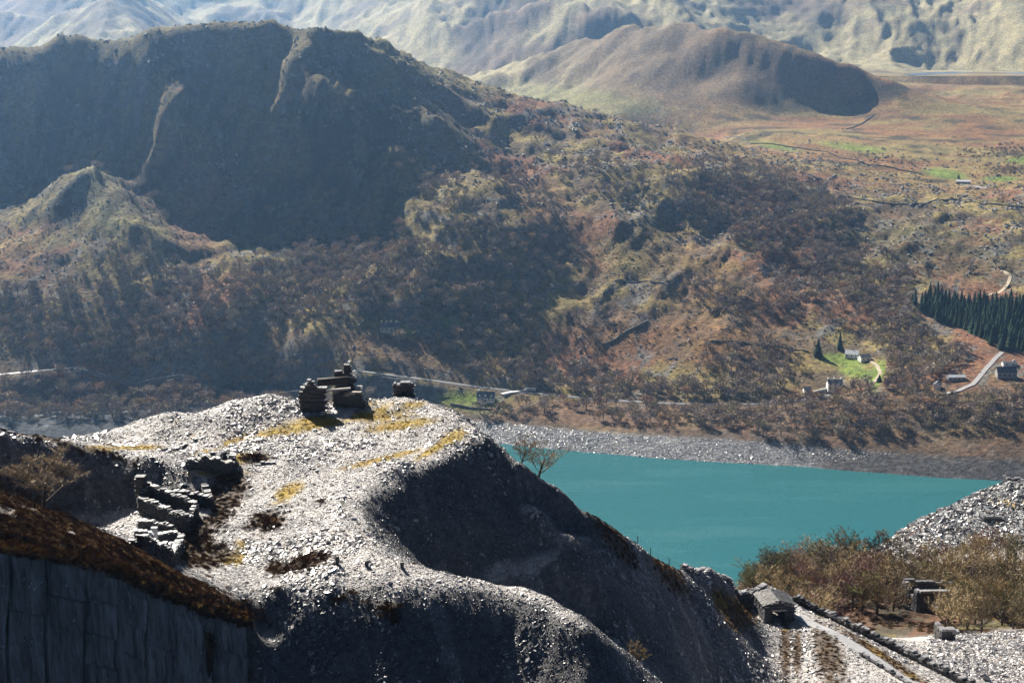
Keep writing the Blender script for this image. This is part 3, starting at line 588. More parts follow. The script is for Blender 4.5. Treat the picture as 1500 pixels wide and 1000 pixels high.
def bare_tree(seed, H, spread=1.0, lean=(0, 0), dens_=1.0, tw=.022):
    r = random.Random(seed); tr, cr = MB(), MB()
    def branch(p, d, ln, rad, lev):
        seg = 3 if lev < 2 else 2; pts = [p.copy()]; rads = [rad]; q = p.copy(); dd = d.copy()
        for i in range(seg):
            dd = (dd + Vector((r.uniform(-1, 1), r.uniform(-1, 1), r.uniform(-.4, .8))) * (.28 if lev else .12)).normalized()
            q = q + dd * ln / seg; pts.append(q.copy()); rads.append(rad * (1 - .5 * (i + 1) / seg))
        (tr if lev < 2 else cr).tube(pts, rads, 6 if lev == 0 else (4 if lev == 1 else 3))
        if lev == 4: return
        if lev == 3:
            for _ in range(int(6 * dens_)):
                k = r.random(); a = pts[0].lerp(pts[-1], k); v = (dd + Vector((r.gauss(0, .7), r.gauss(0, .7), r.gauss(.1, .6)))).normalized() * H * r.uniform(.04, .085)
                w = v.orthogonal().normalized() * tw; cr.tri(a - w, a + w, a + v)
            return
        nchild = (7, 5, 5)[lev]
        for c in range(nchild):
            k = (.22 + .78 * (c + r.random()) / nchild) if lev == 0 else (.25 + .75 * (c + r.random()) / nchild)
            i = min(int(k * seg), seg - 1); a = pts[i].lerp(pts[i + 1], k * seg - i)
            az = r.uniform(0, 6.283) if lev else c * 2.4 + r.uniform(-.4, .4)
            out = Vector((math.cos(az), math.sin(az), 0))
            v = (dd * (.55 if lev else .35) + out * spread * (.8 if lev else 1.0) + Vector((0, 0, .35))).normalized()
            branch(a, v, ln * r.uniform(.5, .72) * (1.15 if lev == 0 else 1), max(rads[i] * .5, .012), lev + 1)
    branch(Vector((0, 0, -.3)), Vector((lean[0], lean[1], 1)).normalized(), H * .48, H * .028, 0)
    return tr, cr
M['bark'] = plain('bark', (.10, .08, .06), .9, .4, 4.0, .05, .1)
M['twig'] = plain('twigs', (.25, .195, .12), .9, .35, 1.2, 0, .1, rnd=.35)
M['twig_tan'] = plain('pale_twigs', (.34, .26, .145), .9, .3, 1.2, 0, .1, rnd=.2)  # pale tan twig colour, one of the random tree tints
def far_twig():
    m, N, L, P = nodes('far_twigs'); oi = N.new('ShaderNodeObjectInfo')
    r = ramp(N, L, oi.outputs['Random'], [(0, (.14, .115, .105)), (.3, (.23, .185, .165)), (.55, (.30, .24, .19)), (.75, (.25, .22, .13)), (.9, (.34, .22, .14)), (1, (.40, .35, .29))])
    L.new(r.outputs['Color'], P.inputs['Base Color']); P.inputs['Roughness'].default_value = .95; P.inputs['Specular IOR Level'].default_value = .05; return m
M['far_twig'] = far_twig()
def far_tree(seed):
    r = random.Random(seed); m = MB(); H = 1.0
    m.tube([Vector((0, 0, -.1)), Vector((.01, 0, .2)), Vector((.02, .02, .5))], [.03, .024, .01], 4)
    lobes = [(Vector((math.cos(a) * r.uniform(.12, .3), math.sin(a) * r.uniform(.12, .3), r.uniform(.42, .74))), r.uniform(.15, .25)) for a in [i * 1.05 + r.uniform(-.4, .4) for i in range(6)]] + [(Vector((0, 0, .72)), .24)]
    for c, R in lobes:
        m.tube([Vector((.01, 0, .2)), c * .6 + Vector((0, 0, .1)), c], [.014, .01, .004], 3)
        for _ in range(34):
            d = Vector((r.gauss(0, 1), r.gauss(0, 1), r.gauss(.35, .9))).normalized()
            p = c + d * R * r.uniform(.15, .75); v = (d + Vector((r.gauss(0, .4), r.gauss(0, .4), r.gauss(.2, .4)))).normalized() * r.uniform(.09, .17)
            w = v.orthogonal().normalized(); w.rotate(__import__('mathutils').Quaternion(v.normalized(), r.uniform(0, 6.28))); w *= r.uniform(.013, .024)
            m.tri(p - w, p + w, p + v)
    return m
far_meshes = [far_tree(i).mesh('bare_tree', M['far_twig']) for i in range(6)]
M['conifer'] = plain('conifer_needles', (.035, .065, .035), .9, .5, .4, 0, .1, rnd=.4)
def conifer(seed):
    r = random.Random(seed); m = MB(); m.tube([Vector((0, 0, -.05)), Vector((0, 0, .9))], [.018, .006], 5)
    for t in range(13):
        z = .08 + .88 * t / 13; R = .2 * (1 - t / 13.5) ** .85
        for k in range(9):
            a = 6.283 * k / 9 + r.uniform(-.3, .3); R2 = R * r.uniform(.75, 1.2); o = Vector((math.cos(a), math.sin(a), 0)); s_ = Vector((-o.y, o.x, 0)) * R2 * .42
            tip = o * R2 + Vector((0, 0, z - .035)); m.tri(Vector((0, 0, z + .06)), tip - s_, tip + s_); m.tri(Vector((0, 0, z + .02)), tip + s_ * .9 - Vector((0, 0, .02)), tip - s_ * .9 - Vector((0, 0, .02)))
    return m
con_meshes = [conifer(i).mesh('conifer_tree', M['conifer']) for i in range(3)]
def place(me, name, p, h, rz, label, cat, group, wide=1.0):
    o = bpy.data.objects.new(name, me); o.location = p; o.scale = (h * wide, h * wide, h); o.rotation_euler = (0, 0, rz)
    return setp(link(o), label, cat, group)

# woods on the far side
WOODS = [(80, 470, 150, 50, 0, .75), (250, 440, 130, 45, 0, .6), (250, 520, 170, 25, 0, .6), (60, 565, 90, 22, 0, .7), (170, 570, 130, 22, 0, .75), (320, 555, 100, 25, 0, .75), (430, 525, 90, 35, 0, .6), (400, 430, 110, 45, 0, .75), (560, 395, 110, 65, 0, .9), (500, 330, 80, 40, 0, .7), (640, 300, 40, 50, 0, .25), (650, 430, 80, 60, -35, .85), (690, 370, 70, 45, 0, .7),
         (730, 480, 70, 50, 0, .75), (800, 545, 110, 26, 8, .8), (930, 570, 120, 18, 4, .85), (1080, 578, 90, 16, 0, .7), (1090, 530, 80, 25, 0, .5), (790, 375, 60, 30, 0, .5), (760, 270, 70, 20, 30, .25), (900, 270, 80, 25, 20, .3), (1110, 305, 120, 50, 12, .85), (1190, 370, 110, 34, 20, .85), (1285, 430, 105, 44, 25, .9), (1360, 490, 80, 38, 10, .9), (1200, 440, 70, 30, 20, .6),
         (1040, 430, 60, 24, 20, .4), (1130, 455, 60, 20, 20, .5), (1380, 605, 150, 34, 2, 1.0), (1250, 615, 110, 26, 0, 1.0), (1470, 640, 80, 26, 0, 1.0), (1050, 612, 110, 12, 2, .8), (1300, 575, 70, 14, 0, .9), (1340, 540, 80, 24, 0, .9), (1180, 600, 60, 10, 0, .8), (1340, 645, 200, 16, 3, .9), (1000, 620, 120, 8, 3, .6), (760, 600, 60, 10, 0, .35), (900, 600, 80, 8, 4, .4), (180, 390, 60, 30, -20, .3), (1440, 225, 40, 8, 0, .25), (1470, 250, 30, 8, 0, .5), (1300, 235, 60, 6, 5, .2), (600, 535, 110, 14, 10, .3), (1490, 220, 30, 14, 0, .4), (1130, 170, 40, 4, 0, .2),
         (500, 580, 60, 16, 0, .4), (200, 592, 230, 14, 0, .7), (150, 608, 220, 10, 0, .6), (380, 580, 60, 14, 0, .6), (440, 555, 40, 20, 0, .5)]
R2 = np.random.default_rng(23)
sp = 6.6
gx, gy = np.meshgrid(np.arange(-620, 760, sp), np.arange(1010, 2300, sp)); gx = gx.ravel() + R2.uniform(-sp * .5, sp * .5, gx.size); gy = gy.ravel() + R2.uniform(-sp * .5, sp * .5, gx.size)
gh = far.h(gx, gy); qx, qy = project(gx, gy, gh)
den = np.zeros(len(gx))
for (cx, cy, rx, ry, rot, s_) in WOODS: den = np.maximum(den, s_ * ell(qx, qy, cx, cy, rx, ry, rot, .45))
den *= np.where((qx > 560) & (qx < 1010) & (qy < 545), .5, .85) + .75 * sm(-.3, .3, fbm(gx / 35, gy / 35, 3, 301))
den += .003 + .05 * sm(.1, .4, fbm(gx / 60, gy / 60, 3, 311)) * (qy > 230) * (gy < 1500)
clear = np.zeros(len(gx), bool)
for (cx, cy, rx, ry) in [(712, 582, 60, 14), (690, 592, 50, 12), (570, 480, 40, 11), (1225, 563, 34, 12), (1182, 572, 16, 9), (1245, 528, 45, 15), (1262, 548, 30, 13), (1285, 545, 14, 28), (1372, 566, 18, 10), (1400, 553, 28, 10), (1475, 548, 30, 16), (1440, 545, 30, 35), (1415, 575, 45, 10), (1412, 268, 40, 10), (1385, 256, 34, 9), (302, 585, 5, 14), (55, 545, 60, 5)]:
    clear |= ((qx - cx) / rx) ** 2 + ((qy - cy) / ry) ** 2 < 1
road_d = seg_dist(gx, gy, [at(x, y, z=z) for (x, y, z) in road_px])
ok = (R2.uniform(0, 1, len(gx)) < den) & ~clear & (gh > np.where(qx < 560, 9, 10.5)) & ~((qx < 640) & (gy > 1480)) & (road_d > 9) & (qx > -60) & (qx < 1560) & ~((qx > 1335) & (qy > 415) & (qy < 510) & (gy > 1140) & (qx - 1335 > (qy - 470) * 1.3))
gx, gy, gh, qx, qy = gx[ok], gy[ok], gh[ok], qx[ok], qy[ok]
hts = R2.triangular(4, 8, 15, len(gx)) * (1 - .45 * sm(1500, 1900, gy)); wid = R2.uniform(.95, 1.5, len(gx))
print('woods', len(gx))
vis = hts / gy; order = np.argsort(-vis); big = set(order[:68].tolist())
for i in sorted(big):
    lab = 'bare grey-brown tree standing in the lakeside woods below the hill'
    place(far_meshes[i % 6], 'bare_tree', (gx[i], gy[i], gh[i] - .2), hts[i], R2.uniform(0, 6.28), lab, 'tree', 'bare trees of the far lakeside woods', wid[i])
rest = np.array([i for i in range(len(gx)) if i not in big])
fprot = [bpy.data.objects.new('bare_tree', m) for m in far_meshes]
scatter('bare_wood', fprot, np.stack([gx, gy, gh - .2], -1)[rest], np.stack([np.zeros(len(rest)), np.zeros(len(rest)), R2.uniform(0, 6.28, len(rest))], -1), np.stack([hts * wid, hts * wid, hts], -1)[rest], R2.integers(0, 6, len(rest)), 'leafless woods spread over the far hillside')
# conifers
cx_, cy_ = np.meshgrid(np.arange(300, 560, 5.2), np.arange(1140, 1420, 5.4)); cx_ = cx_.ravel() + R2.uniform(-2.8, 2.8, cx_.size); cy_ = cy_.ravel() + R2.uniform(-2.8, 2.8, cx_.size)
cz = far.h(cx_, cy_); qx, qy = project(cx_, cy_, cz)
k = inpoly(qx, qy, [(1332, 440), (1365, 432), (1420, 440), (1500, 446), (1520, 446), (1520, 512), (1490, 516), (1462, 512), (1430, 492), (1380, 474), (1350, 462)])
cx_, cy_, cz = cx_[k], cy_[k], cz[k]; print('conifers', len(cx_)); oc = np.argsort(cy_ + R2.uniform(0, 30, len(cy_))); cx_, cy_, cz = cx_[oc], cy_[oc], cz[oc]; nb = max(0, len(cx_) - 250)
if nb: scatter('conifer_wood', [bpy.data.objects.new('conifer_tree', m_) for m_ in con_meshes], np.stack([cx_, cy_, cz - .3], -1)[250:], np.stack([np.zeros(nb), np.zeros(nb), R2.uniform(0, 6, nb)], -1), np.repeat(R2.uniform(8, 16, nb)[:, None], 3, 1), R2.integers(0, 3, nb), 'conifer plantation stretching behind its front rows')
for i in range(min(len(cx_), 250)):
    place(con_meshes[i % 3], 'conifer_tree', (cx_[i], cy_[i], cz[i] - .3), R2.uniform(7, 17.5), R2.uniform(0, 6.28), 'dark green conifer in the dense plantation beside the road', 'tree', 'conifers of the plantation', R2.uniform(.8, 1.1))
for (px, py, h, w, lab) in [(1198, 522, 17, 1.25, 'lone broad dark conifer left of the bright green lawn'), (1230, 512, 17, .9, 'lone slim dark conifer behind the bungalow lawn'), (1250, 566, 7.5, 1.9, 'rounded dark evergreen right of the white farmhouse'), (1288, 560, 7, 1.9, 'rounded dark evergreen beside the bend of the farm track'), (1404, 262, 7, 1.5, 'small dark conifer beside the grey moor barn')]:
    p = far.hit(px, py); place(con_meshes[0], 'conifer_tree', p, h, 1.0, lab, 'tree', None, w)

# low scrub and outcrop stones that give the far slopes their grain
M['scrub'] = plain('hill_scrub', (.12, .095, .05), .95, .4, .2, 0, .05, rnd=.5); M['outcrop'] = plain('outcrop_rock', (.26, .25, .23), .85, .3, .3, 0, .2, rnd=.4)
n = 60000; Xs = R2.uniform(-640, 800, n); Ys = R2.uniform(1100, 2250, n); zs = far.h(Xs, Ys); qx, qy = project(Xs, Ys, zs)
crg = ridged((Xs * .5 + Ys * .86) / 40, (Xs * .86 - Ys * .5) / 20, 4, 91) + .3 * R2.normal(0, 1, n)
ok = (zs > 14) & (qx > -60) & (qx < 1560) & (seg_dist(Xs, Ys, [at(x, y, z=z) for (x, y, z) in road_px]) > 6)
for (cx, cy, rx, ry) in [(712, 584, 60, 16), (1235, 530, 50, 14), (1270, 550, 30, 20), (1385, 256, 34, 9), (570, 482, 30, 9)]: ok &= ((qx - cx) / rx) ** 2 + ((qy - cy) / ry) ** 2 > 1
ok &= R2.uniform(0, 1, n) > sm(1650, 2200, Ys); isrock = crg > .45; sel = ok & isrock; m1_ = sel.sum()
rs = R2.uniform(.8, 2.6, m1_) * (.8 + .6 * (Ys[sel] > 1400)); scatter('outcrop', [slab_proto(60 + i, M['outcrop']) for i in range(4)], np.stack([Xs, Ys, zs], -1)[sel], lay(normals(far, Xs[sel], Ys[sel], 3), .4, R2), np.stack([rs * 1.5, rs, rs * R2.uniform(.4, .9, m1_)], -1), R2.integers(0, 4, m1_), 'small rock outcrops scattered over the far hill')
ok &= R2.uniform(0, 1, n) > sm(1650, 2200, Ys)
sel = ok & ~isrock & (R2.uniform(0, 1, n) < .25 + .75 * sm(-.1, .3, fbm(Xs / 45, Ys / 45, 3, 77))); m1_ = sel.sum(); ss = R2.uniform(.6, 1.7, m1_)
def bush(seed):
    r = random.Random(seed); m = MB()
    for _ in range(40):
        d = Vector((r.gauss(0, 1), r.gauss(0, 1), abs(r.gauss(.4, .6)))).normalized(); p_ = Vector((d.x, d.y, d.z * .7)) * r.uniform(.2, .8); v = (d + Vector((r.gauss(0, .5), r.gauss(0, .5), .3))).normalized() * r.uniform(.3, .5); s_ = v.orthogonal().normalized() * .16; m.tri(p_ - s_, p_ + s_, p_ + v)
    return m
scatter('hill_scrub', [bpy.data.objects.new('bush', bush(i).mesh('bush', M['scrub'])) for i in range(3)], np.stack([Xs, Ys, zs], -1)[sel], np.stack([np.zeros(m1_), np.zeros(m1_), R2.uniform(0, 6, m1_)], -1), np.stack([ss, ss, ss * .8], -1), R2.integers(0, 3, m1_), 'low dark scrub dotted over the far hill')

# bare trees of the valley wood on the right, and single ones
def tree_kind(seed, H, **k):
    t, c = bare_tree(seed, H, **k); return t.mesh('trunk', M['bark'], True), c.mesh('crown', M['twig'])
def plant(kind, name, p, s_, rz, label, group=None, mat=None):
    e = bpy.data.objects.new(name, None); e.empty_display_size = .5; e.location = p; e.scale = (s_, s_, s_); e.rotation_euler = (0, 0, rz); link(e); setp(e, label, 'tree', group)
    for nm, me in zip(('trunk', 'crown'), kind):
        o = link(bpy.data.objects.new(nm, me), e)
        if mat and nm == 'crown': o.material_slots[0].link = 'OBJECT'; o.material_slots[0].material = mat
    return e
kinds = [tree_kind(40 + i, 9.0, spread=1.0 + .1 * i, tw=.05, dens_=1.3) for i in range(4)]
sp = 4.2
vx, vy = np.meshgrid(np.arange(34, 150, sp), np.arange(222, 345, sp)); vx = vx.ravel() + R2.uniform(-2, 2, vx.size); vy = vy.ravel() + R2.uniform(-2, 2, vx.size)
vz = near.h(vx, vy); qx, qy = project(vx, vy, vz)
ok = (qx > 1085) & (qx < 1540) & (qy > 770) & (qy < 945)
ok &= ~(((qx - 1300) / 85) ** 2 + ((qy - 938) / 34) ** 2 < 1) & ~(((qx - 1440) / 80) ** 2 + ((qy - 948) / 22) ** 2 < 1) & ~(((qx - 1350) / 20) ** 2 + ((qy - 897) / 9) ** 2 < 1)
ok &= ~((qx > 1225) & (vy > 322 - (qx - 1225) * .02))
vx, vy, vz = vx[ok], vy[ok], vz[ok]; print('valley trees', len(vx))
pick = R2.permutation(len(vx))[:230]
tints = [('grey-brown', None), ('pale tan', M['twig_tan']), ('olive-green', plain('mossy_twigs', (.16, .15, .065), .9, .3, 1.2, 0, .1, rnd=.3)), ('reddish', plain('birch_twigs', (.2, .12, .10), .9, .3, 1.2, 0, .1, rnd=.3)), ('dark', plain('dark_twigs', (.10, .08, .065), .9, .3, 1.2, 0, .1, rnd=.3))]
for i in pick:
    qxi = project(vx[i], vy[i], vz[i])[0]; ti = int(R2.choice([0, 0, 1, 1, 2, 3, 4])); spot = 'nearest the lake' if qxi < 1210 else ('between the wall and the engine house' if qxi < 1330 else ('around the roofless engine house' if qxi < 1420 else 'at the right edge'))
    plant(kinds[int(R2.integers(0, 4))], 'bare_tree', (vx[i], vy[i], vz[i] - .2), R2.uniform(.5, 1.25), R2.uniform(0, 6.28), f'{tints[ti][0]} bare tree in the valley wood {spot}', 'bare trees of the valley wood', tints[ti][1])
bk = tree_kind(77, 6.8, spread=1.35, tw=.042, dens_=4.5); M['twig_pale'] = plain('sunlit_twigs', (.42, .35, .26), .9, .3, 1.2, 0, .1)  # brighter twig colour paints this tree as sunlit
p = near.hit(64, 752, 112); plant(bk, 'bare_tree', p, 1.0, .5, 'pale rounded leafless tree in the hollow before the dark slate bank', None, M['twig_pale'])
for (px, py, H, sd, lab) in [(762, 700, 4.3, 81, 'small leafless tree higher up the slate flank by the lake'), (788, 716, 5.4, 82, 'spreading leafless tree leaning from the slate flank over the lake')]:
    p = Vector(at(px, py, 151.5)); p.z = pt(near, p.x, p.y).z
    plant(tree_kind(sd, H, spread=1.2, lean=(.35, 0), tw=.02, dens_=1.1), 'bare_tree', p, 1.0, 0, lab)
p = Vector(at(1292, 797, 341)); p.z = pt(near, p.x, p.y).z
plant(tree_kind(90, 5.5, tw=.05), 'bare_tree', p, 1.0, 0, 'lone small tree standing against the lake left of the terraces')
p = near.hit(935, 1010, 120); plant(tree_kind(91, 2.6, spread=1.0, tw=.025, dens_=1.4), 'bare_shrub', p, 1.0, 0, 'reddish leafless shrub low on the slate flank')

# heather
M['heather'] = plain('heather', (.10, .055, .028), .95, .5, 2.5, 0, .05, rnd=.3)
M['heather_tip'] = plain('dead_grass', (.24, .15, .05), .95, .4, 2.5, 0, .05, rnd=.3)
def tuft(seed, n, up=.5, w=.05):
    r = random.Random(seed); m = MB()
    for _ in range(n):
        d = Vector((r.gauss(0, 1), r.gauss(0, 1), abs(r.gauss(up, .6)))).normalized(); p = Vector((d.x, d.y, d.z * .6)) * r.uniform(.1, .75) ; v = (d + Vector((r.gauss(0, .5), r.gauss(0, .5), .4))).normalized() * r.uniform(.2, .45)
        s_ = v.orthogonal().normalized() * w; m.tri(p - s_, p + s_, p + v)
    return m
tufts = [tuft(i, 130).mesh('heather_tuft', M['heather']) for i in range(4)]
gtufts = [tuft(20 + i, 90, .9, .03).mesh('grass_tuft', M['heather_tip']) for i in range(2)]
clumps = [(392, 763, 26), (372, 770, 14), (470, 734, 13), (446, 732, 7), (501, 750, 7), (449, 822, 22), (472, 815, 16), (430, 832, 18), (402, 832, 13), (432, 787, 8), (414, 787, 6), (396, 790, 8), (540, 775, 7), (606, 826, 9), (515, 868, 14), (570, 890, 20), (540, 880, 10), (410, 862, 14), (336, 643, 7), (352, 632, 5), (443, 575, 6), (374, 668, 18), (355, 672, 14), (500, 735, 5), (333, 860, 8), (360, 880, 12), (660, 652, 9), (525, 768, 6), (305, 845, 10)]
for i, (px, py, w) in enumerate(clumps):
    p = near.hit(px, py, 100)
    if p is None: continue
    e = bpy.data.objects.new('heather_clump', None); e.location = p; link(e)
    s_ = w / FPX * p.y * .85
    own = {0: 'largest rounded heather clump in the middle of the slate plateau', 2: 'heather clump beside the dark bowl edge high on the plateau', 5: 'broad heather clump low on the plateau, largest of its row', 14: 'heather clump on the front lip of the plateau', 15: 'dark heather clump hanging over the front lip of the plateau', 21: 'heather clump right of the fallen slate walling heap', 26: 'heather clump on the mossy shoulder below the far crest'}
    setp(e, own.get(i, 'small brown heather tuft scattered on the pale slate plateau'), 'heather', 'heather clumps on the slate plateau')
    r = random.Random(i)
    for k in range(3 if w > 9 else 1):
        o = link(bpy.data.objects.new('tuft', tufts[(i + k) % 4]), e); o.scale = (s_ * r.uniform(.7, 1), s_ * r.uniform(.7, 1), s_ * r.uniform(.55, .8)); o.rotation_euler = (0, 0, r.uniform(0, 6))
        if k: o.location = (r.uniform(-1, 1) * s_ * .9, r.uniform(-.8, .8) * s_, -.03)
n = 170000; a_ = R2.uniform(-.47, .44, n); Y_ = np.exp(R2.uniform(math.log(86), math.log(200), n)); X_ = a_ * Y_
hv = sample_mask(near, heath, X_, Y_); keep = R2.uniform(0, 1, n) < hv * 1.1; X_, Y_ = X_[keep], Y_[keep]; n = len(X_); print('heather', n)
s_ = R2.uniform(.22, .5, n) * (.8 + .4 * (Y_ < 115)); hp = [bpy.data.objects.new('tuft', m) for m in tufts + gtufts]
qx, qy = project(X_, Y_, near.h(X_, Y_)); gi_ = np.where(R2.uniform(0, 1, n) < np.where(qx > 1000, .5, .14), R2.integers(4, 6, n), R2.integers(0, 4, n))
scatter('heather', hp, np.stack([X_, Y_, near.h(X_, Y_) - .03], -1), lay(normals(near, X_, Y_, .6), .1, R2), np.stack([s_, s_, s_ * .8], -1), gi_, 'brown heather and dead grass on the quarry ground')
M['yellow_grass'] = plain('yellow_grass', (.34, .25, .03), .9, .4, 2.0, 0, .05, rnd=.35)
yt = [bpy.data.objects.new('tuft', tuft(50 + i, 60, 1.1, .035).mesh('yellow_tuft', M['yellow_grass'])) for i in range(2)]
n = 90000; a_ = R2.uniform(-.47, .1, n); Y_ = np.exp(R2.uniform(math.log(100), math.log(185), n)); X_ = a_ * Y_; keep = R2.uniform(0, 1, n) < sample_mask(near, moss, X_, Y_) * .9; X_, Y_ = X_[keep], Y_[keep]; n = len(X_); s_ = R2.uniform(.1, .3, n)
scatter('yellow_grass', yt, np.stack([X_, Y_, near.h(X_, Y_) - .02], -1), lay(normals(near, X_, Y_, .6), .1, R2), np.stack([s_, s_, s_ * .8], -1), R2.integers(0, 2, n), 'yellow grass and moss patches around the winding house')
n = 9000; X_ = R2.uniform(34, 150, n); Y_ = R2.uniform(215, 335, n); wv = sample_mask(near, wood, X_, Y_); qx, qy = project(X_, Y_, near.h(X_, Y_))
keep = (R2.uniform(0, 1, n) < wv) & (fbm(X_ / 7, Y_ / 7, 3, 401) > -.12) & ~(((qx - 1310) / 60) ** 2 + ((qy - 940) / 20) ** 2 < 1); X_, Y_ = X_[keep], Y_[keep]; n = len(X_)
s_ = R2.uniform(.5, 1.3, n); scatter('undergrowth', hp, np.stack([X_, Y_, near.h(X_, Y_) - .05], -1), lay(normals(near, X_, Y_, 1), .1, R2), np.stack([s_, s_, s_ * .8], -1), R2.integers(0, 6, n), 'brown bracken and dead grass under the valley wood')
for i, (px, py, h, lab) in enumerate([(494, 827, .75, 'leftmost of three small dark standing slates on the plateau'), (537, 829, .5, 'middle one of three small dark standing slates on the plateau'), (589, 832, .55, 'rightmost of three small dark standing slates near the plateau edge')]):
    p = near.hit(px, py, 100); m = MB(); m.box(p + Vector((0, 0, h * .5 - .1)), .16, .07, h * .5 + .1, Vector((1, .2, .1)).normalized(), jit=.04, rnd=random.Random(i)); setp(m.obj('standing_slate', M['wall']), lab, 'stone')
print('veg', time.time() - T0)
# ------------------------------------------------------------------ quarry face below the heather bank
def quarry_face():
    line = [at(*p) for p in dens(cliff_px, 36)]
    n, dep = len(line), 100; V = []; s_ = 0.0
    r_ = np.random.default_rng(3); S = [0.0]
    for a, b in zip(line[:-1], line[1:]): S.append(S[-1] + math.dist(a[:2], b[:2]))
    S = np.array(S); z = np.concatenate([[0.25, -.1], np.r_[np.linspace(-.5, -22, dep - 12), np.linspace(-23, -46, 10)]])
    SS, ZZ = np.meshgrid(S, z, indexing='ij')
    slab = np.floor(SS / 2.7 + .35 * vnoise(SS * 0 + 3, ZZ / 9, 5)); off = .55 * _hash(slab, slab * 0 + 2, 9)
    row = np.floor(ZZ / 2.6 + .8 * _hash(slab, slab * 0 + 5, 3)); off += .38 * _hash(slab, row, 21) * .6 + .14 * vnoise(SS / .4, ZZ / 1.6, 23)
    off += .34 * np.floor(4 * vnoise(SS / 1.3, ZZ / 12, 31)) / 4 + .16 * np.floor(3 * vnoise(SS / .45, ZZ / 5, 33)) / 3
    off += .05 * vnoise(SS / .55, ZZ / 7.5, 12) + .12 * vnoise(SS / .22, ZZ / 3.0, 13) + .25 * vnoise(SS / 3.5, ZZ / 4.0, 15) - .04 * ZZ * 0
    crack = np.abs((SS / 2.7 + .35 * vnoise(SS * 0 + 3, ZZ / 9, 5)) % 1.0 - .5); off -= .5 * sm(.44, .5, crack)
    depthf = sm(0, -2.5, ZZ); off = off * (.25 + .75 * depthf) - .25
    for i in range(n):
        a = np.array(line[max(i - 8, 0)][:2]); b = np.array(line[min(i + 8, n - 1)][:2]); t = (b - a) / np.linalg.norm(b - a); nx, ny = t[1], -t[0]
        for j in range(dep):
            o_ = -2.6 if j == 0 else off[i, j] - .018 * ZZ[i, j]; V.append((line[i][0] + nx * o_, line[i][1] + ny * o_, line[i][2] + (-.3 if j == 0 else ZZ[i, j])))
    k = np.arange(n * dep).reshape(n, dep); Fq = np.stack([k[:-1, :-1], k[:-1, 1:], k[1:, 1:], k[1:, :-1]], -1).reshape(-1, 4)
    m, N, L, P = nodes('quarry_face_rock')
    c = N.new('ShaderNodeTexCoord'); mp = N.new('ShaderNodeMapping'); mp.inputs['Scale'].default_value = (1.2, 1.2, .12); L.new(c.outputs['Object'], mp.inputs['Vector'])
    t1 = N.new('ShaderNodeTexNoise'); t1.inputs['Scale'].default_value = 1.4; t1.inputs['Detail'].default_value = 7; t1.inputs['Roughness'].default_value = .7; L.new(mp.outputs[0], t1.inputs['Vector'])
    r1 = ramp(N, L, t1.outputs['Fac'], [(.32, (.07, .066, .06)), (.48, (.22, .21, .195)), (.68, (.44, .42, .39))])
    v = N.new('ShaderNodeTexVoronoi'); v.inputs['Scale'].default_value = 1.6; L.new(c.outputs['Object'], v.inputs['Vector'])
    t2 = tex(N, L, .5, 3); sub = N.new('ShaderNodeMath'); sub.operation = 'MULTIPLY_ADD'; L.new(t2.outputs['Fac'], sub.inputs[0]); sub.inputs[1].default_value = .62; sub.inputs[2].default_value = -.22
    lt = N.new('ShaderNodeMath'); lt.operation = 'LESS_THAN'; L.new(v.outputs['Distance'], lt.inputs[0]); L.new(sub.outputs[0], lt.inputs[1])
    mx = N.new('ShaderNodeMix'); mx.data_type = 'RGBA'; L.new(lt.outputs[0], mx.inputs[0]); L.new(r1.outputs['Color'], mx.inputs[6]); mx.inputs[7].default_value = (.55, .57, .58, 1)
    L.new(mx.outputs[2], P.inputs['Base Color']); P.inputs['Roughness'].default_value = .55; bump(N, L, P, t1.outputs['Fac'], .5)
    setp(link(bpy.data.objects.new('quarry_face', mesh_np('quarry_face', V, Fq, m))), 'sheer dark slate quarry face under the heather bank', None, None, 'structure')
quarry_face()
def edge_heather():
    L_ = [Vector(at(*c_)) for c_ in dens(cliff_px, 40)]; P_ = []; r_ = random.Random(12)
    for a in L_:
        for _ in range(3): P_.append((a.x + r_.uniform(-.3, .3), a.y + r_.uniform(-.3, 1.9), a.z + r_.uniform(-.25, .1)))
    k = len(P_); sc = np.random.default_rng(2).uniform(.3, .6, k)
    scatter('edge_heather', hp, P_, np.stack([np.full(k, .3), np.zeros(k), np.random.default_rng(3).uniform(0, 6, k)], -1), np.stack([sc, sc, sc], -1), np.random.default_rng(4).integers(0, 6, k), 'brown heather fringing the top of the quarry face')
edge_heather()

M['coping'] = slate_mat('sunlit_top_slate', (.22, .215, .22), .45, .7)  # top stones paler than the walls: sunlit rims put into the colour
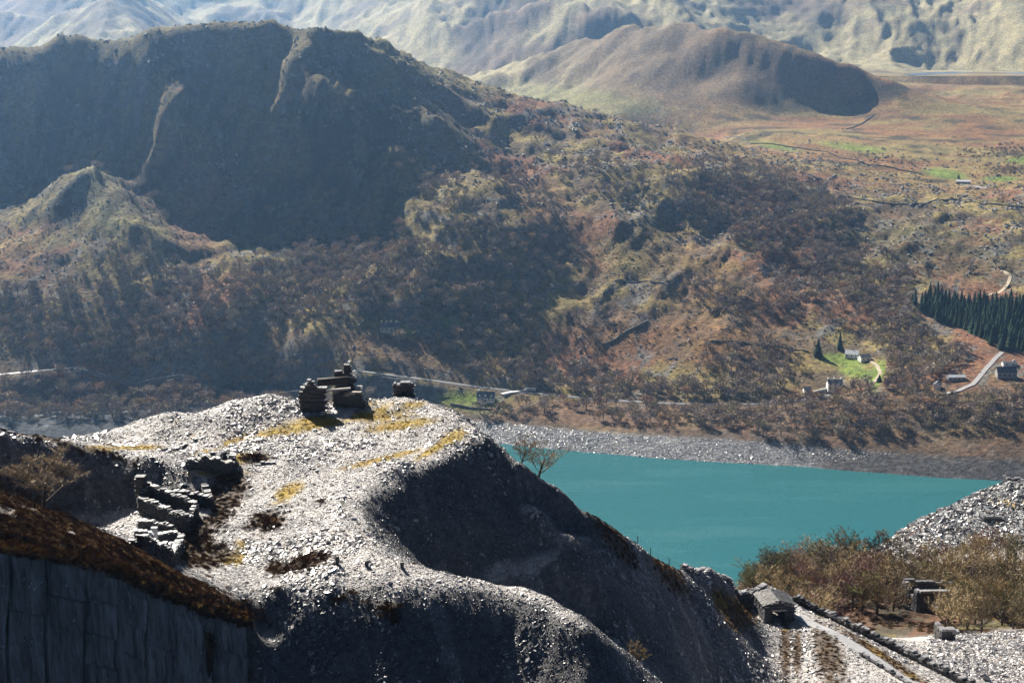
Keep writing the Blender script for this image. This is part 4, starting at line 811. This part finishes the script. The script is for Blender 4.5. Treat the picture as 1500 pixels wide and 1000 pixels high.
# ------------------------------------------------------------------ stone walling
def walling(mb, p0, p1, th, hfun, rnd, ch=.2, ln=.45, gap=None, base=None, cope=None):
    """Courses of rough slate stones from p0 to p1; hfun(0..1) gives the height, gap(u, z) leaves openings out."""
    p0, p1 = Vector(p0), Vector(p1); d = Vector((p1.x - p0.x, p1.y - p0.y, 0)); Lw = d.length; ux = d.normalized(); uy = Vector((-ux.y, ux.x, 0))
    z = -.5; hm = max(hfun(i / 20) for i in range(21)); ph = rnd.uniform(0, 9)
    ragged = lambda u: hfun(u) + .10 * math.sin(u * Lw * 2.3 + ph) + .08 * math.sin(u * Lw * 5.1 + ph * 2)
    while z < hm + .2:
        c = ch * rnd.uniform(.6, 1.4); x = rnd.uniform(-.15, 0)
        while x < Lw:
            w = ln * rnd.uniform(.45, 1.7); xm = x + w / 2; u = min(max(xm / Lw, 0), 1); hh = ragged(u)
            if z + c * .5 < hh and not (gap and gap(xm, z + c / 2)):
                b = p0.lerp(p1, u); zb = b.z if base is None else base
                q = Vector((p0.x + ux.x * xm, p0.y + ux.y * xm, zb + z + c / 2)); top = z + c * 1.5 >= hh
                tz = Vector((rnd.uniform(-.08, .08), rnd.uniform(-.08, .08), 1)).normalized() if top else Vector((0, 0, 1))
                (cope if (top and cope) else mb).box(q, w * .5 - .008, th * .5 + rnd.uniform(-.07, .08), c * .5 - .006, ux, uy, tz, .035, rnd)
            x += w
        z += c
def ground(px, py, lo=100, hi=None): return near.hit(px, py, lo, hi)
def empty(name, p, label, cat, group=None):
    e = bpy.data.objects.new(name, None); e.empty_display_size = .5; link(e); return setp(e, label, cat, group)
def wall_part(parent, name, p0, p1, th, hfun, seed, **k):
    m, cp = MB(), MB(); walling(m, p0, p1, th, hfun, random.Random(seed), cope=cp, **k); o = m.obj(name, M['wall'], parent); cp.obj('coping', M['coping'], o); return o
def base_at(e, p):   # move a thing's origin to its foot, parts keep their world place
    e.location = p
    for c in e.children: c.location = (-p[0], -p[1], -p[2])
# drum house on the top of the tip
Y0 = 161.0
def gx_(px, Y): return ray(px, 590)[0] * Y
e = empty('drum_house', None, 'ruined winding house with a dark drum on top of the slate tip', 'ruin')
zc = pt(near, gx_(485, Y0), Y0).z - .1
xl0, xl1 = gx_(441, Y0), gx_(474, Y0); xr0, xr1 = gx_(489, Y0 + 2), gx_(530, Y0 + 2)
hl = lambda u: 3.0 + .75 * max(0, 1 - abs(u - .5) / .38) + (.35 if .42 < u < .7 else 0) - .7 * max(0, .12 - u) * 8
wl_ = wall_part(e, 'wall', (xl0, Y0 - .6, zc), (xl1, Y0 - .6, zc), .8, hl, 1)
wall_part(e, 'wall', (xl0 + .35, Y0 - .2, zc), (xl0 + .5, Y0 + 3.6, zc), .75, lambda u: 3.0 - .5 * u, 2)
wall_part(e, 'wall', (xr0 + .2, Y0 + .9, zc), (xr1, Y0 + .4, zc), .8, lambda u: 2.1 + .15 * math.sin(u * 9) if u < .86 else 2.2, 4)
wall_part(e, 'wall', (xr1 - .35, Y0 + .9, zc), (xr1 - .5, Y0 + 4.2, zc), .75, lambda u: 2.2 - .3 * u, 5)
st = wall_part(e, 'chimney_stack', (gx_(492, Y0 + 4), Y0 + 4.4, zc), (gx_(518, Y0 + 4), Y0 + 4.3, zc), .8, lambda u: 4.3 + (.55 if .45 < u < .8 else 0) - (1.2 if u > .85 else 0) - (.5 if u < .1 else 0) - (.4 if .3 < u < .42 else 0), 7)
m = MB(); m.tube([Vector((xl1 - .9, Y0 + 1.6, zc + 3.1)), Vector((xl1 - .85, Y0 + 1.6, zc + 3.1)), Vector((xr0 + 1.8, Y0 + 2.6, zc + 3.1)), Vector((xr0 + 1.85, Y0 + 2.6, zc + 3.1))], [.05, .48, .48, .05], 14)
M['wood_dark'] = plain('weathered_timber', (.06, .05, .045), .75, .4, 3, .03)
M['wood_pale'] = plain('pale_timber', (.38, .36, .33), .6, .3, 3, .02)
m.obj('drum', M['wood_dark'], e, True)
m = MB(); m.box(((xl1 + xr0) / 2 + .6, Y0 + .55, zc + 2.42), 2.05, .16, .12, Vector((1, .13, .06)).normalized(), Vector((-.13, 1, 0)).normalized()); m.obj('beam', M['wood_pale'], e)
base_at(e, (gx_(485, Y0), Y0, zc))
e = empty('wall_stump', None, 'squat block of ruined walling right of the winding house', 'ruin')
Y1 = 166.0; z1 = pt(near, gx_(590, Y1), Y1).z - .1
wall_part(e, 'wall', (gx_(577, Y1), Y1, z1), (gx_(604, Y1), Y1, z1), .9, lambda u: 2.25 - .25 * max(0, u - .8) * 5, 11)
base_at(e, (gx_(590, Y1), Y1, z1))
# roofless barracks on the left of the plateau
def ruin(label, walls, extra=None):
    e = empty('ruined_building', None, label, 'ruin'); c = Vector((0, 0, 0)); k = 0
    for (a, b, th, h, sd) in walls:
        pa, pb = ground(a[0], a[1], 112), ground(b[0], b[1], 112); hh = h if callable(h) else (lambda u, h=h: h)
        wall_part(e, 'wall', pa, pb, th * .8, hh, sd, ch=.11, ln=.3); c += pa + pb; k += 2
    if extra: extra(e)
    base_at(e, tuple(c / k)); return e
def chim(e):
    p = ground(208, 738, 112); m = MB(); walling(m, p - Vector((.45, 0, 0)), p + Vector((.45, 0, 0)), .8, lambda u: 2.9, random.Random(4), ch=.2, ln=.5); m.box(p + Vector((0, 0, 2.95)), .5, .45, .06); m.obj('chimney_stack', M['wall'], e)
ruin('long roofless ruin with a stub chimney before the dark slate bank', [((206, 752), (275, 779), .7, lambda u: 1.75 + .12 * math.sin(u * 7), 21), ((224, 735), (286, 757), .7, lambda u: 1.85 - .3 * u, 22), ((275, 779), (287, 757), .6, 1.3, 23), ((206, 750), (223, 735), .6, 1.9, 24)], chim)
ruin('low ruined walls behind the long roofless ruin beside heather', [((256, 737), (308, 741), .8, lambda u: 1.5 - .8 * abs(u - .35), 26), ((308, 741), (300, 722), .7, .9, 27), ((256, 737), (270, 722), .7, 1.2, 28)])
def post(e):
    p = ground(229, 800, 112); m = MB(); m.box(p + Vector((0, 0, .75)), .17, .12, .95, Vector((1, 0, .1)).normalized()); m.box(p + Vector((-.1, 0, 1.75)), .28, .2, .12); m.obj('slate_pillar', plain('pale_slate', (.6, .6, .62), .5, .1), e)
ruin('small tumbled ruin with a pale slate pillar among low walls', [((205, 774), (250, 778), .7, lambda u: .95 - .5 * abs(u - .4), 31), ((198, 790), (265, 792), .7, lambda u: .8 + .1 * math.sin(u * 9), 32), ((196, 806), (262, 808), .7, lambda u: .75, 33), ((206, 827), (252, 829), .8, lambda u: 1.75 - .25 * u, 34), ((252, 829), (266, 806), .6, 1.3, 35), ((206, 827), (196, 806), .6, .9, 36)], post)
ruin('heap of fallen slate walling beside the yellow moss', [((276, 686), (338, 690), .9, lambda u: .9 + .5 * math.sin(u * 3.1) + .2 * math.sin(u * 20), 41), ((290, 680), (330, 676), .8, lambda u: .8 + .4 * math.sin(u * 14), 42), ((276, 686), (290, 678), .8, .7, 43), ((338, 690), (342, 676), .8, .9, 44)])
def low_wall(pts, h, th, seed, label, lo=100, ch=.14, ln=.35, name='dry_stone_wall', cat='stone wall', gaps=0.0):
    m, cp = MB(), MB(); r = random.Random(seed)
    P = []
    for p in pts: P.append(ground(p[0], p[1], lo) if len(p) == 2 else Vector(at(*p)))
    for p in P: p.z = pt(near, p.x, p.y).z
    for a, b in zip(P[:-1], P[1:]):
        k = max(1, int((b - a).length / 2.5)); q = [a.lerp(b, i / k) for i in range(k + 1)]
        for v in q: v.z = pt(near, v.x, v.y).z
        for c, d in zip(q[:-1], q[1:]): 
            if r.random() > gaps: walling(m, c, d, th, lambda u: h * r.uniform(.7, 1.2), r, ch, ln, cope=cp)
    o = m.obj(name, M['wall']); cp.obj('coping', M['coping'], o); return setp(o, label, cat, None, 'thing')
low_wall([(345, 684), (375, 680), (410, 677), (450, 672), (490, 666)], .12, .5, 51, 'low line of slate stones crossing the plateau behind the heather', gaps=.45)
low_wall([(222, 672), (250, 661), (275, 650), (300, 640)], .12, .3, 52, 'thin dark kerb of slate running up to the ruin')
# hut by the track
def hut():
    e = empty('stone_hut', None, 'small roofed slate hut with an open doorway beside the track', 'hut')
    ax = Vector((-.12, .99, 0)).normalized(); rt = Vector((ax.y, -ax.x, 0)); p = Vector(at(1140, 904, 177)); p.z = pt(near, p.x, p.y).z - .15
    W, D, H, G = 3.8, 4.2, 2.5, .55
    a = p - rt * W / 2; b = p + rt * W / 2
    gab = lambda u: H + G * (1 - abs(u - .5) * 2)
    door = lambda x, z: .95 < x < 2.6 and z < 1.75
    wall_part(e, 'gable_wall', a, b, .5, gab, 61, gap=door, ch=.15, ln=.35, base=p.z)
    wall_part(e, 'gable_wall', a + ax * D, b + ax * D, .5, gab, 62, gap=lambda x, z: 1.35 < x < 2.05 and .5 < z < 1.9, ch=.15, ln=.35, base=p.z)
    wall_part(e, 'side_wall', a + ax * .3 + rt * .25, a + ax * (D - .3) + rt * .25, .5, lambda u: H, 63, ch=.15, ln=.35, base=p.z)
    wall_part(e, 'side_wall', b + ax * .3 - rt * .25, b + ax * (D - .3) - rt * .25, .5, lambda u: H, 64, ch=.15, ln=.35, base=p.z)
    m = MB(); m.box(p + rt * 0 - ax * .05 + Vector((0, 0, 1.86)), .95, .28, .1, rt, ax); m.obj('lintel', M['slate'], e)
    rnd = random.Random(8); roof = bpy.data.objects.new('roof', None); m = MB(); sl = G / (W / 2)
    for s_ in (-1, 1):
        up = (-rt * s_ + Vector((0, 0, sl))).normalized(); nrm = (rt * s_ * sl + Vector((0, 0, 1))).normalized()
        c = p + ax * D / 2 + rt * s_ * W * .26 + Vector((0, 0, H + G * .5 + .06)); m.box(c, D / 2 + .15, W * .28, .05, ax, up, nrm)
    ro = m.obj('roof', M['wall'], e); rows = 11
    for s_ in (-1, 1):
        up = (-rt * s_ + Vector((0, 0, sl))).normalized(); nrm = (rt * s_ * sl + Vector((0, 0, 1))).normalized(); mm = MB()
        for i in range(6):
            for j in range(rows):
                c = p + ax * (-.1 + (j + .5 + .5 * (i % 2) - .25) * (D + .2) / rows) + rt * s_ * (W * .54 - i * .33) + Vector((0, 0, H - .04 + (i * .33) * sl + .16)); tilt = (ax + Vector((0, 0, rnd.uniform(-.12, .12)))).normalized()
                mm.box(c, .23 * rnd.uniform(.8, 1.15), .22, .022, tilt, up, nrm, .03, rnd)
        so = mm.obj('slate_covering', M['wall'], ro); so['kind'] = 'stuff'
    base_at(e, tuple(p))
    for c in ro.children: c.location = (0, 0, 0)
hut()
# track and its walls
def ribbon(name, pts, w, sheet, mat, label, lift=.06, n=6):
    V = []; Fs = []; P = []
    for a, b in zip(pts[:-1], pts[1:]):
        a, b = Vector(a), Vector(b)
        for i in range(n): P.append(a.lerp(b, i / n))
    P.append(Vector(pts[-1]))
    for i, p in enumerate(P):
        d = P[min(i + 1, len(P) - 1)] - P[max(i - 1, 0)]; s_ = Vector((-d.y, d.x, 0)).normalized(); zs = [pt(sheet, *(p + s_ * k * w / 2)[:2]).z for k in (-1, -.5, 0, .5, 1)]; z = max(zs[1:4]) + lift
        for k in (-1, 1): q = p + s_ * k * w / 2; V.append((q.x, q.y, z))
        for k in (-1, 1): q = p + s_ * k * (w / 2 + lift); V.append((q.x, q.y, min(zs) - .3))
    for i in range(len(P) - 1):
        a, b = i * 4, i * 4 + 4; Fs += [(a, a + 1, b + 1, b), (a + 2, a, b, b + 2), (a + 1, a + 3, b + 3, b + 1)]
    me = bpy.data.meshes.new(name); me.from_pydata(V, [], Fs); me.materials.append(mat); return setp(link(bpy.data.objects.new(name, me)), label, None, None, 'structure')
M['gravel'] = plain('slate_gravel', (.27, .27, .28), .55, .35, 6, .05, .6)
M['asphalt'] = plain('asphalt', (.11, .115, .125), .6, .2, .5, 0, .5)
M['dirt'] = plain('pale_dirt_track', (.42, .36, .26), .9, .2, .3)
ribbon('track', TRACK, 1.5, near, M['gravel'], 'pale gravel track running down past the stone hut', .05)
low_wall([(1163, 880, 184), (1190, 893, 182.5), (1210, 904, 181), (1250, 925, 177), (1290, 944, 174), (1320, 959, 172), (1360, 979, 168), (1400, 999, 164), (1440, 1020, 160)], 1.1, .8, 55, 'long dry stone wall on the far side of the gravel track', ch=.2, ln=.42)
low_wall([(1000, 822, 167), (1040, 833, 175), (1080, 847, 181), (1118, 859, 185.5)], .7, .7, 56, 'dry stone wall on the crest left of the stone hut', ch=.2, ln=.42)
low_wall([(1262, 950, 165), (1300, 975, 161), (1345, 1003, 156)], .45, .5, 57, 'low broken kerb of stones on the near side of the track', ch=.2, ln=.45)
# fence on the crest
e = empty('wire_fence', None, 'row of thin fence posts on the crest above the lake', 'fence'); tops = []
for i, (px, py, d) in enumerate([(934, 806, 156), (953, 813, 159.5), (980, 820, 163.5), (1000, 826, 167.5), (1018, 830, 171), (1028, 833, 173)]):
    p = Vector(at(px, py, d)); p.z = pt(near, p.x, p.y).z - .2; m = MB(); m.tube([p, p + Vector((.03 * (i % 3 - 1), 0, 1.25))], [.055, .045], 6); m.obj('post', M['wood_dark'], e); tops.append(p + Vector((0, 0, 1.05)))
for dz in (0, -.35):
    m = MB(); m.tube([t + Vector((0, 0, dz)) for t in tops], [.008] * len(tops), 3); m.obj('wire', M['wood_dark'], e)
base_at(e, tuple(tops[0] - Vector((0, 0, 1.25))))
# roofless engine house in the wood
def engine_house():
    e = empty('ruined_building', None, 'roofless slate engine house half hidden in the valley wood', 'ruin')
    p = Vector(at(1345, 904, 253)); p.z = pt(near, p.x, p.y).z - .6; H = 5.0; r_, ax = Vector((1, .05, 0)).normalized(), Vector((-.25, 1, 0)).normalized()
    wall_part(e, 'front_wall', p, p + r_ * 9, .8, lambda u: H, 71, ch=.35, ln=.8, base=p.z, gap=lambda x, z: (2.5 < x < 3.6 or 5.6 < x < 6.7) and 1.5 < z < 3.3)
    wall_part(e, 'gable_wall', p + ax * .3, p + ax * 6, .8, lambda u: H - 1.6 * abs(math.sin(u * 4)) * (u > .2), 72, ch=.35, ln=.8, base=p.z, gap=lambda x, z: 2 < x < 3.2 and z < 4)
    wall_part(e, 'back_wall', p + ax * 6, p + ax * 6 + r_ * 9, .8, lambda u: H - .8 * u, 73, ch=.35, ln=.8, base=p.z)
    base_at(e, tuple(p))
engine_house()
# terraces on the right-hand tip
for i, (px, py, w, lab) in enumerate([(1312, 786, 34, 'lowest of the short terrace walls above the lake'), (1325, 779, 34, 'second lowest of the short terrace walls above the lake'), (1338, 772, 34, 'middle one of the short terrace walls above the lake'), (1352, 765, 34, 'second highest of the short terrace walls above the lake'), (1368, 757, 40, 'highest and longest of the short terrace walls above the lake')]):
    low_wall([(px - w * .45, py + 2, 349.5 + i * 2), (px + w * .45, py - 4, 352.5 + i * 2)], 1.1, .9, 80 + i, lab, 300, .35, .8, 'terrace_wall')
def block(px, py, Y, w, h, lab, sd):
    p = Vector(at(px, py, Y)); p.z = pt(near, p.x, p.y).z - .2; e = empty('wall_stump', None, lab, 'ruin')
    wall_part(e, 'wall', p, p + Vector((w, 0, 0)), .9, lambda u: h, sd, ch=.35, ln=.7, base=p.z); wall_part(e, 'wall', p + Vector((.3, .3, 0)), p + Vector((.3, 3, 0)), .8, lambda u: h * .9, sd + 1, ch=.35, ln=.7, base=p.z); base_at(e, tuple(p))
block(1440, 760, 345, 4.5, 1.9, 'dark walled recess on the grey tip below the yellow strip', 91)
block(1474, 722, 366, 3.0, 1.7, 'flat-topped stone block at the top of the right-hand tip', 93)
block(1378, 938, 207, 1.8, 2.2, 'dark stone stump where the valley wood meets the rubble', 95)

# ------------------------------------------------------------------ far shore: road, tracks, walls, houses
rd = [far.hit(x, y, 1000, 1400) for (x, y, z) in dens(road_px[1:4], 2)]
def fr(pts, lo=1000, hi=2600): return [v for v in (far.hit(x, y, lo, hi) for (x, y) in pts) if v is not None]
ribbon('road', [at(x, y, z=z) for (x, y, z) in road_px], 5.5, far, M['asphalt'], 'lakeside road running along the foot of the hill', .4, 4)
ribbon('road', fr([(1382, 577), (1405, 572), (1425, 563), (1440, 545), (1455, 528), (1468, 516)]), 3.8, far, plain('sunlit_asphalt', (.3, .29, .29), .6, .15, .3), 'pale road climbing past the grey chapel at right', .2, 4)  # lighter copy of the asphalt, sunlight painted into the road colour
ribbon('track', fr([(1262, 584), (1268, 572), (1280, 560), (1290, 546), (1285, 535), (1274, 528)]), 2.6, far, M['dirt'], 'pale farm track bending up to the bungalow', .3, 4)
ribbon('track', fr([(1445, 433), (1462, 430), (1475, 418), (1480, 405), (1468, 396)]), 3.0, far, M['dirt'], 'pale forest track curving above the plantation', .3, 4)
ribbon('track', fr([(735, 578), (755, 574), (772, 570), (785, 571)]), 4, far, plain('lane_white', (.55, .55, .55), .7, .1), 'white lane from the lakeside cottage to the road', .5, 4)
M['fieldwall'] = plain('field_wall_stone', (.13, .125, .115), .9, .4, .8, .1)
def field_wall(pts, label, h=1.5, lo=1000, hi=2600):
    P = fr(pts, lo, hi)
    if len(P) < 2: return
    m = MB(); r = random.Random(len(label))
    for a, b in zip(P[:-1], P[1:]):
        k = max(1, int((b - a).length / 5))
        for i in range(k):
            c, d = a.lerp(b, i / k), a.lerp(b, (i + 1) / k); c, d = pt(far, c.x, c.y), pt(far, d.x, d.y); u = d - c; l = u.length; u.normalize(); s_ = Vector((-u.y, u.x, 0)).normalized()
            m.box((c + d) / 2 + Vector((0, 0, h * .2)), l * .5 + .1, .45, .7 * h * r.uniform(.6, .85), u, s_, Vector((0, 0, 1)), .12, r)
    setp(m.obj('field_wall', M['fieldwall']), label, 'stone wall', None, 'thing')
field_wall([(0, 208), (40, 196), (80, 190), (120, 182), (160, 168), (190, 152)], 'dark field wall climbing across the shaded left face', 2.0)
field_wall([(600, 492), (625, 478), (650, 462), (668, 448)], 'straight field wall rising right of the upper cottage')
field_wall([(525, 478), (545, 458), (560, 448)], 'field wall rising left behind the upper cottage')
field_wall([(610, 482), (640, 492), (665, 502), (672, 515)], 'field wall running down right from the upper cottage')
field_wall([(900, 412), (940, 413), (980, 420)], 'short field wall under the round grassy knoll')
field_wall([(880, 505), (900, 498), (930, 480), (950, 470)], 'field wall over the bracken knolls above the road')
field_wall([(1040, 500), (1090, 502), (1140, 508), (1185, 516)], 'field wall crossing rusty bracken towards the lone conifers')
field_wall([(1235, 288), (1280, 295), (1310, 300), (1350, 300), (1400, 292), (1440, 300), (1500, 304)], 'long dark wall across the moor below the barn')
field_wall([(1060, 200), (1100, 212), (1150, 215), (1200, 222), (1260, 238), (1300, 245), (1350, 255)], 'long dark wall crossing the moor to the green field', 2.0)
field_wall([(1240, 190), (1265, 180), (1280, 168)], 'field wall climbing the moor towards the mound', 2.0)
field_wall([(725, 604), (730, 595), (738, 588)], 'dark hedge bank below the lakeside cottage', 2.5)
field_wall([(660, 592), (690, 598), (720, 600)], 'dark wall along the foot of the cottage lawn', 1.8)
M['white'] = plain('white_render', (.78, .78, .76), .8, .06, 1.0, 0, .3)
M['greystone'] = plain('grey_stone', (.3, .29, .27), .9, .2, 1.5)
M['roof'] = plain('slate_roof', (.10, .105, .125), .5, .2, 1.0, 0, .5)
M['roofpale'] = plain('metal_roof', (.45, .48, .5), .5, .1, 1.0)
M['glass'] = plain('window_glass', (.02, .025, .03), .15, .1, 1.0, 0, .5)
def house(px, py, L_, D_, H_, G_, rz, label, wallm='white', roofm='roof', chim=(), wins=3, storeys=1, dormers=0, cat='house', name='cottage', lo=1000, hi=2600, door=True):
    p = far.hit(px, py, lo, hi); e = empty(name, None, label, cat); e.location = p; e.rotation_euler = (0, 0, rz); hx, hy = L_ / 2, D_ / 2
    m = MB(); b = -2.0
    m.V = [(-hx, -hy, b), (hx, -hy, b), (hx, hy, b), (-hx, hy, b), (-hx, -hy, H_), (hx, -hy, H_), (hx, hy, H_), (-hx, hy, H_), (-hx, 0, H_ + G_), (hx, 0, H_ + G_)]
    m.F = [(0, 1, 5, 4), (2, 3, 7, 6), (1, 2, 6, 9, 5), (3, 0, 4, 8, 7), (0, 3, 2, 1)]; m.obj('wall', M[wallm], e)
    sl = math.hypot(hy, G_); mr = MB()
    for s_ in (-1, 1):
        up = Vector((0, -s_ * hy, G_)).normalized(); nr = Vector((0, s_ * G_, hy)).normalized(); mr.box(Vector((0, s_ * hy * .5, H_ + G_ / 2)) + nr * .12 - up * .12, hx + .3, sl / 2 + .25, .1, Vector((1, 0, 0)), up, nr)
    ro = mr.obj('roof', M[roofm], e)
    for cx in chim:
        m = MB(); m.box((cx * (hx - .5), 0, H_ + G_ + .5), .55, .45, .9); m.box((cx * (hx - .5), 0, H_ + G_ + 1.45), .65, .55, .1); m.obj('chimney', M[wallm], ro)
    for k in range(storeys):
        for i in range(wins):
            x = -hx + L_ * (i + .5) / wins; z = H_ / storeys * (k + .55); m = MB()
            if door and k == 0 and i == wins // 2: m.box((x, -hy - .03, 1.0), .5, .05, 1.05); m.obj('door', M['glass'], e); continue
            m.box((x, -hy - .03, z), .55, .05, .65); w = m.obj('window', M['glass'], e); s2 = MB(); s2.box((x, -hy - .1, z - .72), .7, .12, .07); s2.obj('sill', M['greystone'], w)
    for i in range(dormers):
        x = -hx + L_ * (i + .5) / dormers; m = MB(); y0 = -hy * .85
        m.V = [(x - .9, y0, H_), (x + .9, y0, H_), (x + .9, y0, H_ + 1.1), (x, y0, H_ + 1.9), (x - .9, y0, H_ + 1.1), (x - .9, 0, H_ + 1.1), (x, 0, H_ + 1.9), (x + .9, 0, H_ + 1.1)]
        m.F = [(0, 1, 2, 3, 4), (4, 3, 6, 5), (3, 2, 7, 6), (0, 4, 5), (1, 7, 2)]; m.obj('dormer', M[wallm], ro)
    return e
house(712, 586, 14, 8, 3.0, 4.0, -.12, 'white lakeside cottage with three gabled dormers on a green lawn', chim=(-.9,), wins=5, dormers=3)
house(570, 484, 15, 7, 3.5, 3.0, .05, 'grey cottage with several chimneys on the wooded slope', wallm='greystone', chim=(-.9, -.3, .2, .9), wins=4)
house(1222, 569, 12, 6.5, 5.2, 2.4, .05, 'white two-storey farmhouse with three chimneys beside the lake woods', chim=(-.98, -.1, .98), wins=3, storeys=2)
house(1182, 574, 6, 4.5, 2.6, 1.6, .1, 'small white outbuilding left of the white farmhouse', wins=1, door=False, name='outbuilding', cat='outbuilding')
house(1248, 522, 11, 8, 2.8, 2.6, -.35, 'bungalow with a pale purple roof above the bright lawn', roofm='roofpale', wins=3, name='bungalow')
house(1266, 527, 9, 7, 2.8, 2.2, .2, 'dark-roofed annex with white gable beside the bungalow', wins=2, name='bungalow')
house(1373, 568, 6, 5, 3.0, 2.2, 1.2, 'small white gabled cottage among trees left of the road', wins=1, door=False)
house(1400, 556, 14, 6, 2.6, 1.4, .05, 'long low grey building beside the road bend', wallm='greystone', roofm='roofpale', wins=4, name='workshop', cat='building')
house(1473, 552, 15, 8, 4.4, 3.6, -.05, 'grey stone chapel with a dark roof right of the road', wallm='greystone', wins=4, name='chapel', cat='chapel', door=False)
house(1478, 535, 11, 5, 2.4, 1.0, 0, 'low white building behind the grey chapel', wins=2, name='outbuilding', cat='outbuilding', door=False)
house(1411, 270, 17, 9, 3.6, 1.8, -.3, 'long grey barn with a pale roof on the moor', wallm='greystone', roofm='roofpale', wins=3, name='barn', cat='barn', lo=1500)
def garden_wall(pts, label):
    P = fr(pts); m = MB()
    for a, b in zip(P[:-1], P[1:]): u = (b - a); l = u.length; u.normalize(); m.box((a + b) / 2 + Vector((0, 0, .5)), l / 2 + .1, .35, .9, u, Vector((-u.y, u.x, 0)).normalized())
    setp(m.obj('garden_wall', M['white']), label, 'wall', None, 'thing')
garden_wall([(1192, 575), (1204, 572), (1214, 570)], 'white garden wall between farmhouse and outbuilding')
garden_wall([(1406, 271), (1425, 273), (1445, 277)], 'pale yard wall in front of the moor barn')
M['stream'] = plain('white_water', (.5, .53, .56), .4, .2, .6)
ribbon('stream', fr([(302, 562), (302, 572), (303, 582), (304, 592)]), 1.3, far, M['stream'], 'thin white cascade beyond the slate tip', .6, 4)
ribbon('stream', fr([(20, 578), (21, 584), (12, 596), (4, 606)]), 1.3, far, M['stream'], 'white stream at the far left edge', .6, 4)
print('done', time.time() - T0)
